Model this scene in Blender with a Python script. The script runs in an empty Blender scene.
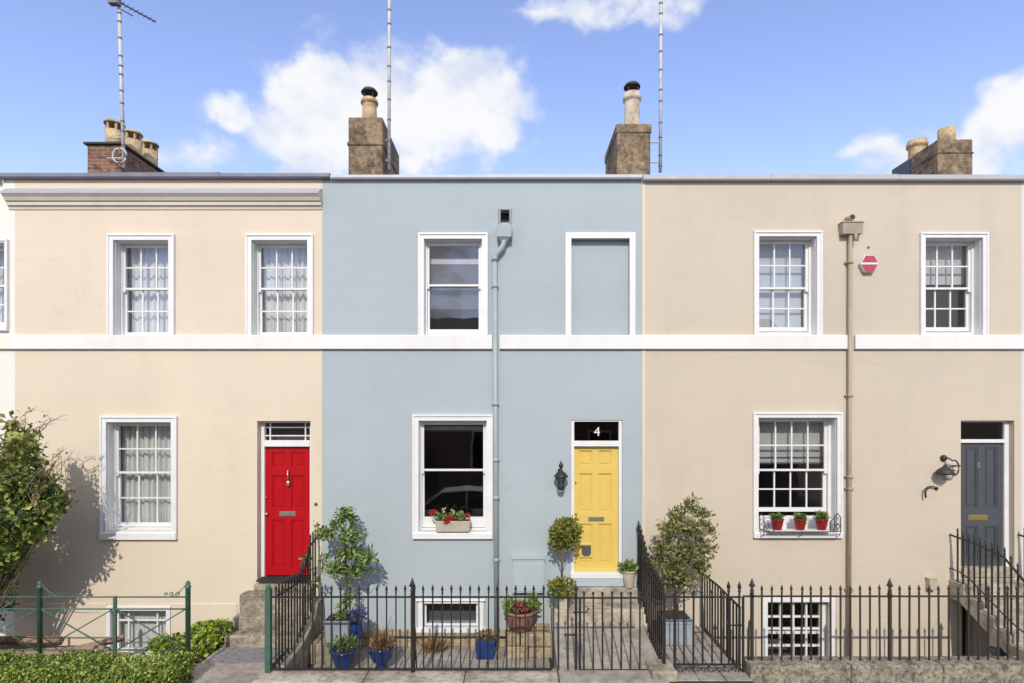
import bpy, bmesh, math, random
from mathutils import Vector, Matrix
R = math.radians
PI = math.pi
random.seed(7)
sc = bpy.context.scene
C = sc.collection
F, D, HZ, CAMZ = 570.0, 10.0, 415.0, 3.6        # lens in pixels, camera distance from the facades, horizon row, camera height

def X(px, y=0.0): return (px - 512.0) * (D + y) / F
def Z(py, y=0.0): return CAMZ - (py - HZ) * (D + y) / F

# ------------------------------------------------------------------ materials
def nn(nt, typ, **kw):
    n = nt.nodes.new(typ)
    for k, v in kw.items():
        setattr(n, k, v)
    return n

def base_mat(name):
    m = bpy.data.materials.new(name); m.use_nodes = True
    nt = m.node_tree
    b = nt.nodes['Principled BSDF']
    return m, nt, b

def math_node(nt, op, a, b=None, c=None):
    n = nt.nodes.new('ShaderNodeMath'); n.operation = op
    for i, v in enumerate((a, b, c)):
        if v is None: continue
        if isinstance(v, (int, float)): n.inputs[i].default_value = v
        else: nt.links.new(v, n.inputs[i])
    return n.outputs[0]

def noise(nt, vec, scale, detail=3.0, rough=0.55):
    n = nt.nodes.new('ShaderNodeTexNoise')
    n.inputs['Scale'].default_value = scale; n.inputs['Detail'].default_value = detail
    n.inputs['Roughness'].default_value = rough
    nt.links.new(vec, n.inputs['Vector'])
    return n.outputs['Fac']

def ramp(nt, fac, stops):
    n = nt.nodes.new('ShaderNodeValToRGB')
    e = n.color_ramp.elements
    while len(e) < len(stops): e.new(0.5)
    for el, (p, c) in zip(e, stops):
        el.position = p; el.color = (c[0], c[1], c[2], 1)
    nt.links.new(fac, n.inputs[0])
    return n.outputs[0]

def mapped(nt, scale=(1, 1, 1), off=0.0):
    t = nt.nodes.new('ShaderNodeTexCoord'); mp = nt.nodes.new('ShaderNodeMapping')
    mp.inputs['Scale'].default_value = scale; mp.inputs['Location'].default_value = (off, off * .3, off * .7)
    nt.links.new(t.outputs['Object'], mp.inputs['Vector'])
    return mp.outputs['Vector']

def mixc(nt, fac, a, b, mode='MIX'):
    n = nt.nodes.new('ShaderNodeMix'); n.data_type = 'RGBA'; n.blend_type = mode
    for sock, v in ((n.inputs[0], fac), (n.inputs[6], a), (n.inputs[7], b)):
        if isinstance(v, (int, float)): sock.default_value = v
        elif isinstance(v, tuple): sock.default_value = (v[0], v[1], v[2], 1)
        else: nt.links.new(v, sock)
    return n.outputs[2]

def bump(nt, b, h, strength, dist=0.01):
    n = nt.nodes.new('ShaderNodeBump')
    n.inputs['Strength'].default_value = strength; n.inputs['Distance'].default_value = dist
    nt.links.new(h, n.inputs['Height']); nt.links.new(n.outputs[0], b.inputs['Normal'])

def k(c, f): return tuple(min(1.0, v * f) for v in c[:3])

def stucco(name, col, var=0.05, warm=None):
    m, nt, b = base_mat(name)
    off = (sum(map(ord, name)) * 1.37) % 40
    v1 = mapped(nt, off=off); v2 = mapped(nt, (2.2, 2.2, 0.28), off); v3 = mapped(nt, (0.12, 0.12, 1.3), off)
    n1 = noise(nt, v1, 0.55, 4); n2 = noise(nt, v2, 1.3, 5); n3 = noise(nt, v1, 9, 6, 0.7); n4 = noise(nt, v3, 2.0, 4)
    c = ramp(nt, n1, [(0.3, k(col, 1 - var)), (0.7, k(col, 1 + var))])
    c = mixc(nt, math_node(nt, 'MULTIPLY', ramp_f(nt, n2, 0.5, 0.75), 0.22), c, k(warm or col, 0.88))
    c = mixc(nt, math_node(nt, 'MULTIPLY', ramp_f(nt, n4, 0.52, 0.7), 0.25), c, k(col, 1.07))
    c = mixc(nt, math_node(nt, 'MULTIPLY', ramp_f(nt, n3, 0.58, 0.75), 0.16), c, k(col, 0.82))
    # trowel lifts, repaired patches and hairline cracks of old render
    vp = nt.nodes.new('ShaderNodeTexVoronoi'); vp.feature = 'F1'; vp.inputs['Scale'].default_value = 0.75
    wv = nt.nodes.new('ShaderNodeVectorMath'); wv.operation = 'ADD'
    nz = nt.nodes.new('ShaderNodeTexNoise'); nz.inputs['Scale'].default_value = 2.4; nz.inputs['Detail'].default_value = 5
    nt.links.new(v1, nz.inputs['Vector']); nt.links.new(v1, wv.inputs[0])
    sc2 = nt.nodes.new('ShaderNodeVectorMath'); sc2.operation = 'SCALE'; sc2.inputs['Scale'].default_value = 0.45
    nt.links.new(nz.outputs['Color'], sc2.inputs[0]); nt.links.new(sc2.outputs[0], wv.inputs[1]); nt.links.new(wv.outputs[0], vp.inputs['Vector'])
    sp_ = nt.nodes.new('ShaderNodeSeparateColor'); nt.links.new(vp.outputs['Color'], sp_.inputs[0])
    c = mixc(nt, math_node(nt, 'MULTIPLY', ramp_f(nt, sp_.outputs[0], 0.55, 0.95), 0.16), c, k(col, 1.07))
    c = mixc(nt, math_node(nt, 'MULTIPLY', ramp_f(nt, sp_.outputs[1], 0.6, 0.95), 0.16), c, k(warm or col, 0.93))
    ve = nt.nodes.new('ShaderNodeTexVoronoi'); ve.feature = 'DISTANCE_TO_EDGE'; ve.inputs['Scale'].default_value = 0.42
    nt.links.new(wv.outputs[0], ve.inputs['Vector'])
    crack = math_node(nt, 'MULTIPLY', ramp_f(nt, ve.outputs['Distance'], 0.0045, 0.001), ramp_f(nt, noise(nt, v1, 0.8, 2), 0.53, 0.6))
    c = mixc(nt, math_node(nt, 'MULTIPLY', crack, 0.11), c, k(col, 0.55))
    wl_ = nt.nodes.new('ShaderNodeSeparateXYZ'); nt.links.new(wv.outputs[0], wl_.inputs[0])
    lift = ramp_f(nt, math_node(nt, 'ABSOLUTE', math_node(nt, 'SUBTRACT', math_node(nt, 'FRACT', math_node(nt, 'MULTIPLY', wl_.outputs[2], 0.83)), 0.5)), 0.02, 0.004)
    c = mixc(nt, math_node(nt, 'MULTIPLY', math_node(nt, 'MULTIPLY', lift, ramp_f(nt, noise(nt, v3, 0.9, 3), 0.48, 0.6)), 0.22), c, k(col, 0.8))
    nt.links.new(c, b.inputs['Base Color'])
    b.inputs['Roughness'].default_value = 0.82
    b.inputs['Specular IOR Level'].default_value = 0.25
    h = math_node(nt, 'ADD', math_node(nt, 'MULTIPLY', noise(nt, v1, 120, 2), 0.15), math_node(nt, 'ADD', math_node(nt, 'MULTIPLY', noise(nt, v1, 2.2, 3), 1.6), math_node(nt, 'MULTIPLY', noise(nt, v1, 14, 3), 0.25)))
    bump(nt, b, h, 0.55, 0.012)
    return m

def ramp_f(nt, fac, lo, hi):
    n = nt.nodes.new('ShaderNodeMapRange'); n.interpolation_type = 'SMOOTHSTEP'
    n.inputs['From Min'].default_value = lo; n.inputs['From Max'].default_value = hi
    if isinstance(fac, (int, float)): n.inputs['Value'].default_value = fac
    else: nt.links.new(fac, n.inputs['Value'])
    return n.outputs[0]

def plain(name, col, rough=0.5, var=0.06, scale=6.0, bmp=0.0, metal=0.0, spec=0.5, bscale=60):
    m, nt, b = base_mat(name)
    v = mapped(nt)
    n1 = noise(nt, v, scale, 5, 0.6)
    c = ramp(nt, n1, [(0.3, k(col, 1 - var)), (0.72, k(col, 1 + var))])
    nt.links.new(c, b.inputs['Base Color'])
    b.inputs['Roughness'].default_value = rough; b.inputs['Metallic'].default_value = metal
    b.inputs['Specular IOR Level'].default_value = spec
    if bmp: bump(nt, b, noise(nt, v, bscale, 4), bmp, 0.01)
    return m

def stone(name, c1, c2, c3, scale=3.0, bmp=0.6, spots=0.35):
    m, nt, b = base_mat(name)
    v = mapped(nt)
    n1 = noise(nt, v, scale, 7, 0.65); n2 = noise(nt, v, scale * 5.5, 7, 0.68); n3 = noise(nt, v, scale * 2.3, 6, 0.6)
    c = ramp(nt, n1, [(0.36, c2), (0.5, c1), (0.64, k(c1, 1.25))])
    c = mixc(nt, math_node(nt, 'MULTIPLY', ramp_f(nt, n3, 0.5, 0.6), 0.8), c, c3)
    c = mixc(nt, math_node(nt, 'MULTIPLY', ramp_f(nt, n2, 0.5, 0.6), spots), c, k(c2, 0.35))
    c = mixc(nt, math_node(nt, 'MULTIPLY', ramp_f(nt, n2, 0.45, 0.36), spots), c, k(c1, 1.45))
    nt.links.new(c, b.inputs['Base Color'])
    b.inputs['Roughness'].default_value = 0.92; b.inputs['Specular IOR Level'].default_value = 0.2
    bump(nt, b, math_node(nt, 'ADD', n2, math_node(nt, 'MULTIPLY', n1, 1.5)), bmp, 0.02)
    return m

def brick(name, c1, c2, mortar, bw=0.225, bh=0.075):
    m, nt, b = base_mat(name)
    t = nt.nodes.new('ShaderNodeTexCoord'); s = nt.nodes.new('ShaderNodeSeparateXYZ'); cmb = nt.nodes.new('ShaderNodeCombineXYZ')
    nt.links.new(t.outputs['Object'], s.inputs[0])
    nt.links.new(math_node(nt, 'ADD', s.outputs[0], s.outputs[1]), cmb.inputs[0]); nt.links.new(s.outputs[2], cmb.inputs[1])
    br = nt.nodes.new('ShaderNodeTexBrick')
    nt.links.new(cmb.outputs[0], br.inputs['Vector'])
    br.inputs['Color1'].default_value = (*c1, 1); br.inputs['Color2'].default_value = (*c2, 1); br.inputs['Mortar'].default_value = (*mortar, 1)
    br.inputs['Scale'].default_value = 1.0; br.inputs['Brick Width'].default_value = bw; br.inputs['Row Height'].default_value = bh
    br.inputs['Mortar Size'].default_value = 0.008; br.inputs['Bias'].default_value = -0.1
    n = noise(nt, t.outputs['Object'], 7, 6, 0.7)
    c = mixc(nt, ramp_f(nt, n, 0.45, 0.72), br.outputs['Color'], k(c2, 0.45))
    nt.links.new(c, b.inputs['Base Color']); b.inputs['Roughness'].default_value = 0.9
    bump(nt, b, math_node(nt, 'ADD', math_node(nt, 'MULTIPLY', br.outputs['Fac'], -1.0), math_node(nt, 'MULTIPLY', n, 0.5)), 0.7, 0.01)
    return m

def leafmat(name, stops, rough=0.5, trans=0.25):
    m, nt, b = base_mat(name)
    g = nt.nodes.new('ShaderNodeNewGeometry')
    c = ramp(nt, g.outputs['Random Per Island'], stops)
    nt.links.new(c, b.inputs['Base Color']); b.inputs['Roughness'].default_value = rough
    b.inputs['Specular IOR Level'].default_value = 0.35
    tr = nt.nodes.new('ShaderNodeBsdfTranslucent'); nt.links.new(c, tr.inputs[0])
    mx = nt.nodes.new('ShaderNodeMixShader'); mx.inputs[0].default_value = trans
    out = nt.nodes['Material Output']
    nt.links.new(b.outputs[0], mx.inputs[1]); nt.links.new(tr.outputs[0], mx.inputs[2]); nt.links.new(mx.outputs[0], out.inputs[0])
    return m

def glassmat(name, tint=(0.95, 0.96, 0.96), refl=1.0, wob=0.02):
    m = bpy.data.materials.new(name); m.use_nodes = True
    nt = m.node_tree; nt.nodes.clear()
    out = nt.nodes.new('ShaderNodeOutputMaterial')
    t = nt.nodes.new('ShaderNodeBsdfTransparent'); t.inputs[0].default_value = (*tint, 1)
    g = nt.nodes.new('ShaderNodeBsdfGlossy'); g.inputs['Roughness'].default_value = 0.0
    lwt = nt.nodes.new('ShaderNodeLayerWeight'); lwt.inputs[0].default_value = 0.5
    mx = nt.nodes.new('ShaderNodeMixShader')
    v = mapped(nt)
    bp = nt.nodes.new('ShaderNodeBump'); bp.inputs['Strength'].default_value = wob; bp.inputs['Distance'].default_value = 0.05
    nt.links.new(noise(nt, v, 2.5, 1), bp.inputs['Height']); nt.links.new(bp.outputs[0], g.inputs['Normal'])
    f = math_node(nt, 'ADD', 0.065 * refl, math_node(nt, 'MULTIPLY', math_node(nt, 'POWER', lwt.outputs['Facing'], 4.0), 0.8))
    nt.links.new(f, mx.inputs[0]); nt.links.new(t.outputs[0], mx.inputs[1]); nt.links.new(g.outputs[0], mx.inputs[2])
    nt.links.new(mx.outputs[0], out.inputs[0])
    return m

def fabric(name, col, trans=0.35):
    m, nt, b = base_mat(name)
    v = mapped(nt)
    c = ramp(nt, noise(nt, v, 14, 4), [(0.3, k(col, 0.93)), (0.7, k(col, 1.05))])
    nt.links.new(c, b.inputs['Base Color']); b.inputs['Roughness'].default_value = 0.9
    tr = nt.nodes.new('ShaderNodeBsdfTranslucent'); nt.links.new(c, tr.inputs[0])
    mx = nt.nodes.new('ShaderNodeMixShader'); mx.inputs[0].default_value = trans
    out = nt.nodes['Material Output']
    nt.links.new(b.outputs[0], mx.inputs[1]); nt.links.new(tr.outputs[0], mx.inputs[2]); nt.links.new(mx.outputs[0], out.inputs[0])
    return m

M = {}
M['cream'] = stucco('cream_render', (0.665, 0.574, 0.45), 0.035, (0.64, 0.545, 0.415))
M['blue'] = stucco('pale_blue_render', (0.385, 0.437, 0.462), 0.05, (0.375, 0.445, 0.455))
M['beige'] = stucco('beige_render', (0.56, 0.49, 0.392), 0.035, (0.50, 0.44, 0.355))
M['ivory'] = stucco('ivory_render', (0.74, 0.725, 0.665), 0.03)
M['palegrey'] = stucco('pale_grey_render', (0.62, 0.62, 0.61), 0.03)
M['white'] = plain('white_gloss_paint', (0.735, 0.735, 0.725), 0.4, 0.06, 3.5, 0.12, bscale=22)
M['string'] = stucco('white_masonry_paint', (0.75, 0.745, 0.725), 0.03, (0.62, 0.60, 0.56))
M['offstring'] = plain('ivory_masonry_paint', (0.76, 0.73, 0.64), 0.7, 0.06, 2.5, 0.25, bscale=18)
M['bluepaint'] = plain('pale_blue_paint', (0.40, 0.46, 0.485), 0.5, 0.05, 4, 0.05)
M['bluestep'] = plain('light_blue_step_paint', (0.42, 0.48, 0.56), 0.6, 0.08, 6, 0.15)
M['pipeblue'] = plain('sage_blue_paint', (0.325, 0.385, 0.395), 0.5, 0.08, 5, 0.05)
M['pipebeige'] = plain('brown_beige_paint', (0.36, 0.30, 0.225), 0.5, 0.12, 5, 0.05)
M['lead'] = plain('lead_sheet', (0.16, 0.165, 0.19), 0.55, 0.2, 4, 0.25, bscale=12)
M['darklead'] = plain('dark_lead_sheet', (0.085, 0.09, 0.105), 0.6, 0.25, 4, 0.25, bscale=12)
M['palelead'] = plain('pale_weathered_lead', (0.46, 0.48, 0.48), 0.6, 0.12, 3, 0.2, bscale=12)
M['greylead'] = plain('grey_weathered_lead', (0.38, 0.39, 0.42), 0.6, 0.1, 3, 0.2, bscale=12)
M['cornice'] = stucco('weathered_cornice_paint', (0.66, 0.61, 0.51), 0.08, (0.48, 0.45, 0.41))
M['slate'] = plain('roof_slate', (0.09, 0.09, 0.10), 0.7, 0.2, 8, 0.3)
M['stone'] = stone('weathered_step_stone', (0.35, 0.30, 0.23), (0.14, 0.12, 0.095), (0.22, 0.195, 0.15), 2.8, 0.7, 0.34)
M['rubble'] = stone('golden_rubble_stone', (0.40, 0.31, 0.19), (0.22, 0.18, 0.13), (0.34, 0.29, 0.22), 3.0)
M['kerb'] = stone('pale_kerb_stone', (0.42, 0.37, 0.30), (0.20, 0.175, 0.135), (0.30, 0.265, 0.205), 2.2, 0.5, 0.3)
M['wallstone'] = stone('lichen_wall_stone', (0.30, 0.265, 0.205), (0.11, 0.095, 0.075), (0.19, 0.17, 0.13), 4.0, 0.9, 0.6)
M['chimstone'] = stone('sooty_chimney_render', (0.27, 0.20, 0.13), (0.095, 0.07, 0.048), (0.165, 0.125, 0.082), 1.9, 0.9, 0.45)
M['brick'] = brick('old_red_brick', (0.26, 0.115, 0.065), (0.10, 0.06, 0.045), (0.30, 0.24, 0.18))
M['oppbrick'] = brick('far_side_brick', (0.32, 0.17, 0.11), (0.24, 0.13, 0.09), (0.3, 0.27, 0.23))
M['pot_buff'] = stone('buff_chimney_clay', (0.50, 0.37, 0.22), (0.30, 0.20, 0.12), (0.40, 0.31, 0.20), 3.0, 0.3, 0.3)
M['pot_cream'] = stone('cream_chimney_clay', (0.58, 0.50, 0.40), (0.34, 0.28, 0.21), (0.50, 0.43, 0.34), 3.0, 0.3, 0.2)
M['soot_and_voids'] = plain('sooty_metal_and_void_shade', (0.035, 0.033, 0.03), 0.7, 0.3, 9)  # sooty metal of cap and cowls; also painted shade inside openings
M['iron'] = plain('black_painted_iron', (0.019, 0.0175, 0.016), 0.5, 0.35, 9, 0.1)
M['bronzeiron'] = plain('dark_brown_painted_iron', (0.034, 0.028, 0.024), 0.55, 0.3, 9, 0.1)
M['green'] = plain('green_painted_iron', (0.05, 0.12, 0.083), 0.5, 0.25, 7, 0.1)
M['galv'] = plain('galvanised_steel', (0.50, 0.51, 0.51), 0.5, 0.15, 9, 0, 0.0)
M['alu'] = plain('dull_aluminium', (0.16, 0.16, 0.18), 0.5, 0.1, 9, 0, 0.3)
M['red'] = plain('red_gloss_paint', (0.43, 0.004, 0.009), 0.28, 0.05, 3, 0.03)
M['yellow'] = plain('yellow_gloss_paint', (0.70, 0.505, 0.125), 0.38, 0.04, 3, 0.03)
M['slateblue'] = plain('slate_grey_gloss_paint', (0.068, 0.077, 0.086), 0.35, 0.08, 3, 0.03)
M['brass'] = plain('aged_brass', (0.50, 0.38, 0.14), 0.35, 0.2, 12, 0, 0.8)
M['chrome'] = plain('tarnished_chrome', (0.55, 0.52, 0.45), 0.3, 0.15, 12, 0, 0.8)
M['black'] = plain('black_rubber', (0.02, 0.02, 0.022), 0.8, 0.2, 12)
M['flapgrey'] = plain('grey_plastic', (0.09, 0.09, 0.085), 0.4, 0.1, 12)
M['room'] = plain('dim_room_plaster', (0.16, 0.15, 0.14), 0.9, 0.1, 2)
M['net'] = fabric('white_net_curtain', (0.84, 0.84, 0.83), 0.2)
M['whiteblind'] = fabric('white_blind_fabric', (0.55, 0.55, 0.53), 0.2)
M['paleblind'] = fabric('pale_grey_blind_fabric', (0.60, 0.61, 0.61), 0.2)
M['greyblind'] = fabric('grey_blind_fabric', (0.095, 0.095, 0.097), 0.1)
M['lace'] = fabric('pale_lace', (0.60, 0.60, 0.64), 0.2)
M['glass'] = glassmat('window_glass')
M['darkglass'] = glassmat('fanlight_glass', (0.5, 0.5, 0.5))
M['lampglass'] = glassmat('lantern_glass', (0.75, 0.77, 0.8), 0.6)
M['bluepot'] = plain('cobalt_glaze', (0.014, 0.04, 0.165), 0.16, 0.35, 7, 0.05)
M['greenpot'] = plain('green_grey_glaze', (0.13, 0.21, 0.19), 0.25, 0.3, 9, 0.05)
M['terracotta'] = plain('weathered_terracotta', (0.24, 0.125, 0.09), 0.75, 0.25, 9, 0.2)
M['redpot'] = plain('dark_red_glaze', (0.26, 0.016, 0.013), 0.2, 0.3, 8)
M['trough'] = plain('stone_coloured_trough', (0.46, 0.40, 0.32), 0.7, 0.15, 9, 0.2)
M['palepot'] = plain('pale_clay', (0.50, 0.43, 0.35), 0.7, 0.15, 9, 0.2)
M['greyplanter'] = plain('blue_grey_planter_paint', (0.29, 0.33, 0.37), 0.6, 0.14, 5, 0.15)
M['soil'] = plain('potting_soil', (0.045, 0.033, 0.024), 0.95, 0.4, 30, 0.5)
M['earth'] = stone('dry_garden_earth', (0.20, 0.15, 0.105), (0.10, 0.075, 0.05), (0.15, 0.12, 0.085), 3.0, 0.8, 0.4)
M['flag'] = stone('courtyard_flagstone', (0.33, 0.30, 0.26), (0.21, 0.19, 0.165), (0.28, 0.255, 0.22), 1.6, 0.35, 0.25)
M['pave'] = stone('pavement_flag', (0.36, 0.33, 0.29), (0.24, 0.22, 0.19), (0.30, 0.28, 0.24), 1.2, 0.3, 0.25)
M['asphalt'] = stone('road_asphalt', (0.055, 0.055, 0.055), (0.04, 0.04, 0.04), (0.065, 0.063, 0.06), 2.0, 0.4, 0.3)
M['mat'] = stone('grey_door_mat', (0.27, 0.26, 0.27), (0.17, 0.165, 0.17), (0.22, 0.21, 0.22), 14.0, 0.8, 0.4)
M['bark'] = stone('grey_brown_bark', (0.16, 0.12, 0.085), (0.07, 0.05, 0.035), (0.11, 0.085, 0.06), 9.0, 0.8, 0.3)
M['twig'] = plain('pale_bare_twig', (0.26, 0.19, 0.13), 0.9, 0.2, 9)
M['timber'] = stone('weathered_timber', (0.27, 0.19, 0.13), (0.13, 0.09, 0.06), (0.30, 0.20, 0.15), 5.0, 0.5, 0.3)
M['ivy'] = leafmat('hedge_leaf', [(0.0, (0.049, 0.097, 0.018)), (0.35, (0.133, 0.220, 0.036)), (0.7, (0.285, 0.370, 0.070)), (1.0, (0.530, 0.566, 0.141))], 0.4)
M['ivylight'] = leafmat('light_ivy_leaf', [(0.0, (0.074, 0.140, 0.014)), (0.4, (0.209, 0.309, 0.034)), (1.0, (0.448, 0.533, 0.085))], 0.4)
M['shrubleaf'] = leafmat('shrub_leaf', [(0.0, (0.039, 0.068, 0.014)), (0.4, (0.106, 0.163, 0.028)), (0.75, (0.230, 0.314, 0.046)), (0.9, (0.300, 0.229, 0.079)), (1.0, (0.495, 0.572, 0.114))], 0.45)
M['bayleaf'] = leafmat('bay_leaf', [(0.0, (0.055, 0.107, 0.031)), (0.5, (0.145, 0.228, 0.062)), (1.0, (0.339, 0.442, 0.142))], 0.38)
M['olive'] = leafmat('olive_leaf', [(0.0, (0.070, 0.079, 0.025)), (0.5, (0.192, 0.200, 0.066)), (1.0, (0.422, 0.399, 0.166))], 0.5)
M['box'] = leafmat('topiary_leaf', [(0.0, (0.046, 0.066, 0.009)), (0.5, (0.173, 0.189, 0.023)), (1.0, (0.390, 0.366, 0.070))], 0.45)
M['fresh'] = leafmat('fresh_green_leaf', [(0.0, (0.05, 0.10, 0.02)), (0.5, (0.15, 0.24, 0.05)), (1.0, (0.34, 0.42, 0.12))], 0.45)
M['dry'] = leafmat('dry_brown_leaf', [(0.0, (0.130, 0.075, 0.030)), (0.5, (0.312, 0.194, 0.084)), (1.0, (0.494, 0.350, 0.180))], 0.7)
M['redpetal'] = leafmat('red_petal', [(0.0, (0.36, 0.01, 0.012)), (1.0, (0.62, 0.05, 0.04))], 0.5)
M['pinkpetal'] = leafmat('dusky_pink_petal', [(0.0, (0.22, 0.03, 0.05)), (1.0, (0.45, 0.12, 0.13))], 0.5)
M['whitepetal'] = leafmat('white_petal', [(0.0, (0.6, 0.58, 0.5)), (1.0, (0.8, 0.78, 0.72))], 0.5)
M['purple'] = leafmat('violet_petal', [(0.0, (0.05, 0.03, 0.16)), (1.0, (0.16, 0.12, 0.36))], 0.5)
M['alarmred'] = plain('faded_red_plastic', (0.42, 0.055, 0.085), 0.4, 0.08, 9)
M['alarmwhite'] = plain('white_plastic', (0.72, 0.70, 0.68), 0.4, 0.05, 9)
M['carpaint'] = plain('silver_car_paint', (0.70, 0.70, 0.68), 0.3, 0.03, 3, 0, 0.0)
M['tyre'] = plain('tyre_rubber', (0.02, 0.02, 0.02), 0.8, 0.2, 9)
M['carglass'] = plain('dark_car_glass', (0.01, 0.011, 0.012), 0.05, 0.1, 4)
M['headlight'] = plain('headlight_lens', (0.6, 0.6, 0.6), 0.1, 0.1, 4)
M['cover'] = plain('dark_blue_plastic_sheet', (0.03, 0.045, 0.06), 0.3, 0.4, 9, 0.3)

# ------------------------------------------------------------------ mesh builder
ORG = {}
def origin(o): return ORG.get(o.name, Vector((0, 0, 0))) if o else Vector((0, 0, 0))

class MB:
    def __init__(s): s.bm = bmesh.new()
    def box(s, x0, x1, y0, y1, z0, z1):
        x0, x1 = sorted((x0, x1)); y0, y1 = sorted((y0, y1)); z0, z1 = sorted((z0, z1))
        v = [s.bm.verts.new(p) for p in ((x0, y0, z0), (x1, y0, z0), (x1, y1, z0), (x0, y1, z0), (x0, y0, z1), (x1, y0, z1), (x1, y1, z1), (x0, y1, z1))]
        for f in ((0, 3, 2, 1), (4, 5, 6, 7), (0, 1, 5, 4), (1, 2, 6, 5), (2, 3, 7, 6), (3, 0, 4, 7)): s.bm.faces.new([v[i] for i in f])
        return s
    def face(s, pts): s.bm.faces.new([s.bm.verts.new(p) for p in pts]); return s
    def prism(s, pts, axis, a0, a1):
        """polygon pts in the two other axes, extruded along axis"""
        def mk(p, a): return {'x': (a, p[0], p[1]), 'y': (p[0], a, p[1]), 'z': (p[0], p[1], a)}[axis]
        A = [s.bm.verts.new(mk(p, a0)) for p in pts]; B = [s.bm.verts.new(mk(p, a1)) for p in pts]
        n = len(pts)
        fs = [s.bm.faces.new(A[::-1]), s.bm.faces.new(B)]
        for i in range(n): fs.append(s.bm.faces.new((A[i], A[(i + 1) % n], B[(i + 1) % n], B[i])))
        bmesh.ops.recalc_face_normals(s.bm, faces=fs)
        return s
    def lathe(s, c, prof, n=20, cap=True):
        rings = []
        for r, z in prof:
            rings.append([s.bm.verts.new((c[0] + r * math.cos(2 * PI * i / n), c[1] + r * math.sin(2 * PI * i / n), c[2] + z)) for i in range(n)])
        for a, b in zip(rings, rings[1:]):
            for i in range(n):
                f = s.bm.faces.new((a[i], a[(i + 1) % n], b[(i + 1) % n], b[i])); f.smooth = True
        if cap:
            s.bm.faces.new(rings[0][::-1]); s.bm.faces.new(rings[-1])
        return s
    def tube(s, pts, r, n=8, r1=None, cap=True):
        pts = [Vector(p) for p in pts]; r1 = r if r1 is None else r1
        rings = []; m = len(pts)
        up = None
        for i, p in enumerate(pts):
            t = (pts[min(i + 1, m - 1)] - pts[max(i - 1, 0)]).normalized()
            if up is None:
                up = Vector((0, 0, 1)) if abs(t.z) < 0.9 else Vector((1, 0, 0))
            a = t.cross(up).normalized(); b = t.cross(a).normalized(); up = -b if False else up
            rr = r + (r1 - r) * i / max(1, m - 1)
            rings.append([s.bm.verts.new(p + a * rr * math.cos(2 * PI * j / n) + b * rr * math.sin(2 * PI * j / n)) for j in range(n)])
        for A, B in zip(rings, rings[1:]):
            for j in range(n):
                f = s.bm.faces.new((A[j], A[(j + 1) % n], B[(j + 1) % n], B[j])); f.smooth = n > 5
        if cap:
            s.bm.faces.new(rings[0][::-1]); s.bm.faces.new(rings[-1])
        return s
    def sphere(s, c, r, sc=(1, 1, 1), seg=16, rings=10):
        res = bmesh.ops.create_uvsphere(s.bm, u_segments=seg, v_segments=rings, radius=r)
        for v in res['verts']:
            v.co = Vector((v.co.x * sc[0] + c[0], v.co.y * sc[1] + c[1], v.co.z * sc[2] + c[2]))
            for f in v.link_faces: f.smooth = True
        return s
    def leaf(s, p, d, nrm, L, w):
        d = d.normalized(); side = d.cross(nrm)
        if side.length < 1e-4: side = d.orthogonal()
        side.normalize(); n2 = side.cross(d).normalized()
        a = s.bm.verts.new(p); b = s.bm.verts.new(p + d * L * 0.5 + side * w * 0.5 + n2 * w * 0.15)
        c = s.bm.verts.new(p + d * L - n2 * L * 0.08); e = s.bm.verts.new(p + d * L * 0.5 - side * w * 0.5 + n2 * w * 0.15)
        s.bm.faces.new((a, b, c)); s.bm.faces.new((a, c, e))
    def build(s, name, mat, parent=None, bevel=0.0, seg=1, loc=None, smooth=None):
        me = bpy.data.meshes.new(name)
        base = Vector(loc) if loc is not None else (origin(parent) if parent else Vector((0, 0, 0)))
        for v in s.bm.verts: v.co -= base
        bmesh.ops.recalc_face_normals(s.bm, faces=s.bm.faces[:]) if smooth is None and bevel else None
        s.bm.to_mesh(me); s.bm.free()
        me.materials.append(mat)
        o = bpy.data.objects.new(name, me); C.objects.link(o)
        if parent:
            o.parent = parent; o.location = base - origin(parent)
        else: o.location = base
        ORG[o.name] = base
        if bevel:
            b = o.modifiers.new('bevel', 'BEVEL'); b.width = bevel; b.segments = seg; b.limit_method = 'ANGLE'
        return o

def tag(o, label, cat, group=None):
    o['label'] = label; o['category'] = cat
    if group: o['group'] = group
    return o

def thing(name, label, cat, loc=(0, 0, 0), group=None):
    o = bpy.data.objects.new(name, None); C.objects.link(o); o.location = loc
    o.empty_display_size = 0.2
    ORG[o.name] = Vector(loc)
    return tag(o, label, cat, group)

def copy_part(o, parent, loc):
    c = o.copy(); C.objects.link(c); c.parent = parent; c.location = Vector(loc) - origin(parent); ORG[c.name] = Vector(loc)
    return c

def structure(o): o['kind'] = 'structure'; return o

rng = random.Random(3)
def rdir(r=rng):
    while True:
        v = Vector((r.uniform(-1, 1), r.uniform(-1, 1), r.uniform(-1, 1)))
        if 0.05 < v.length < 1: return v.normalized()

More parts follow.
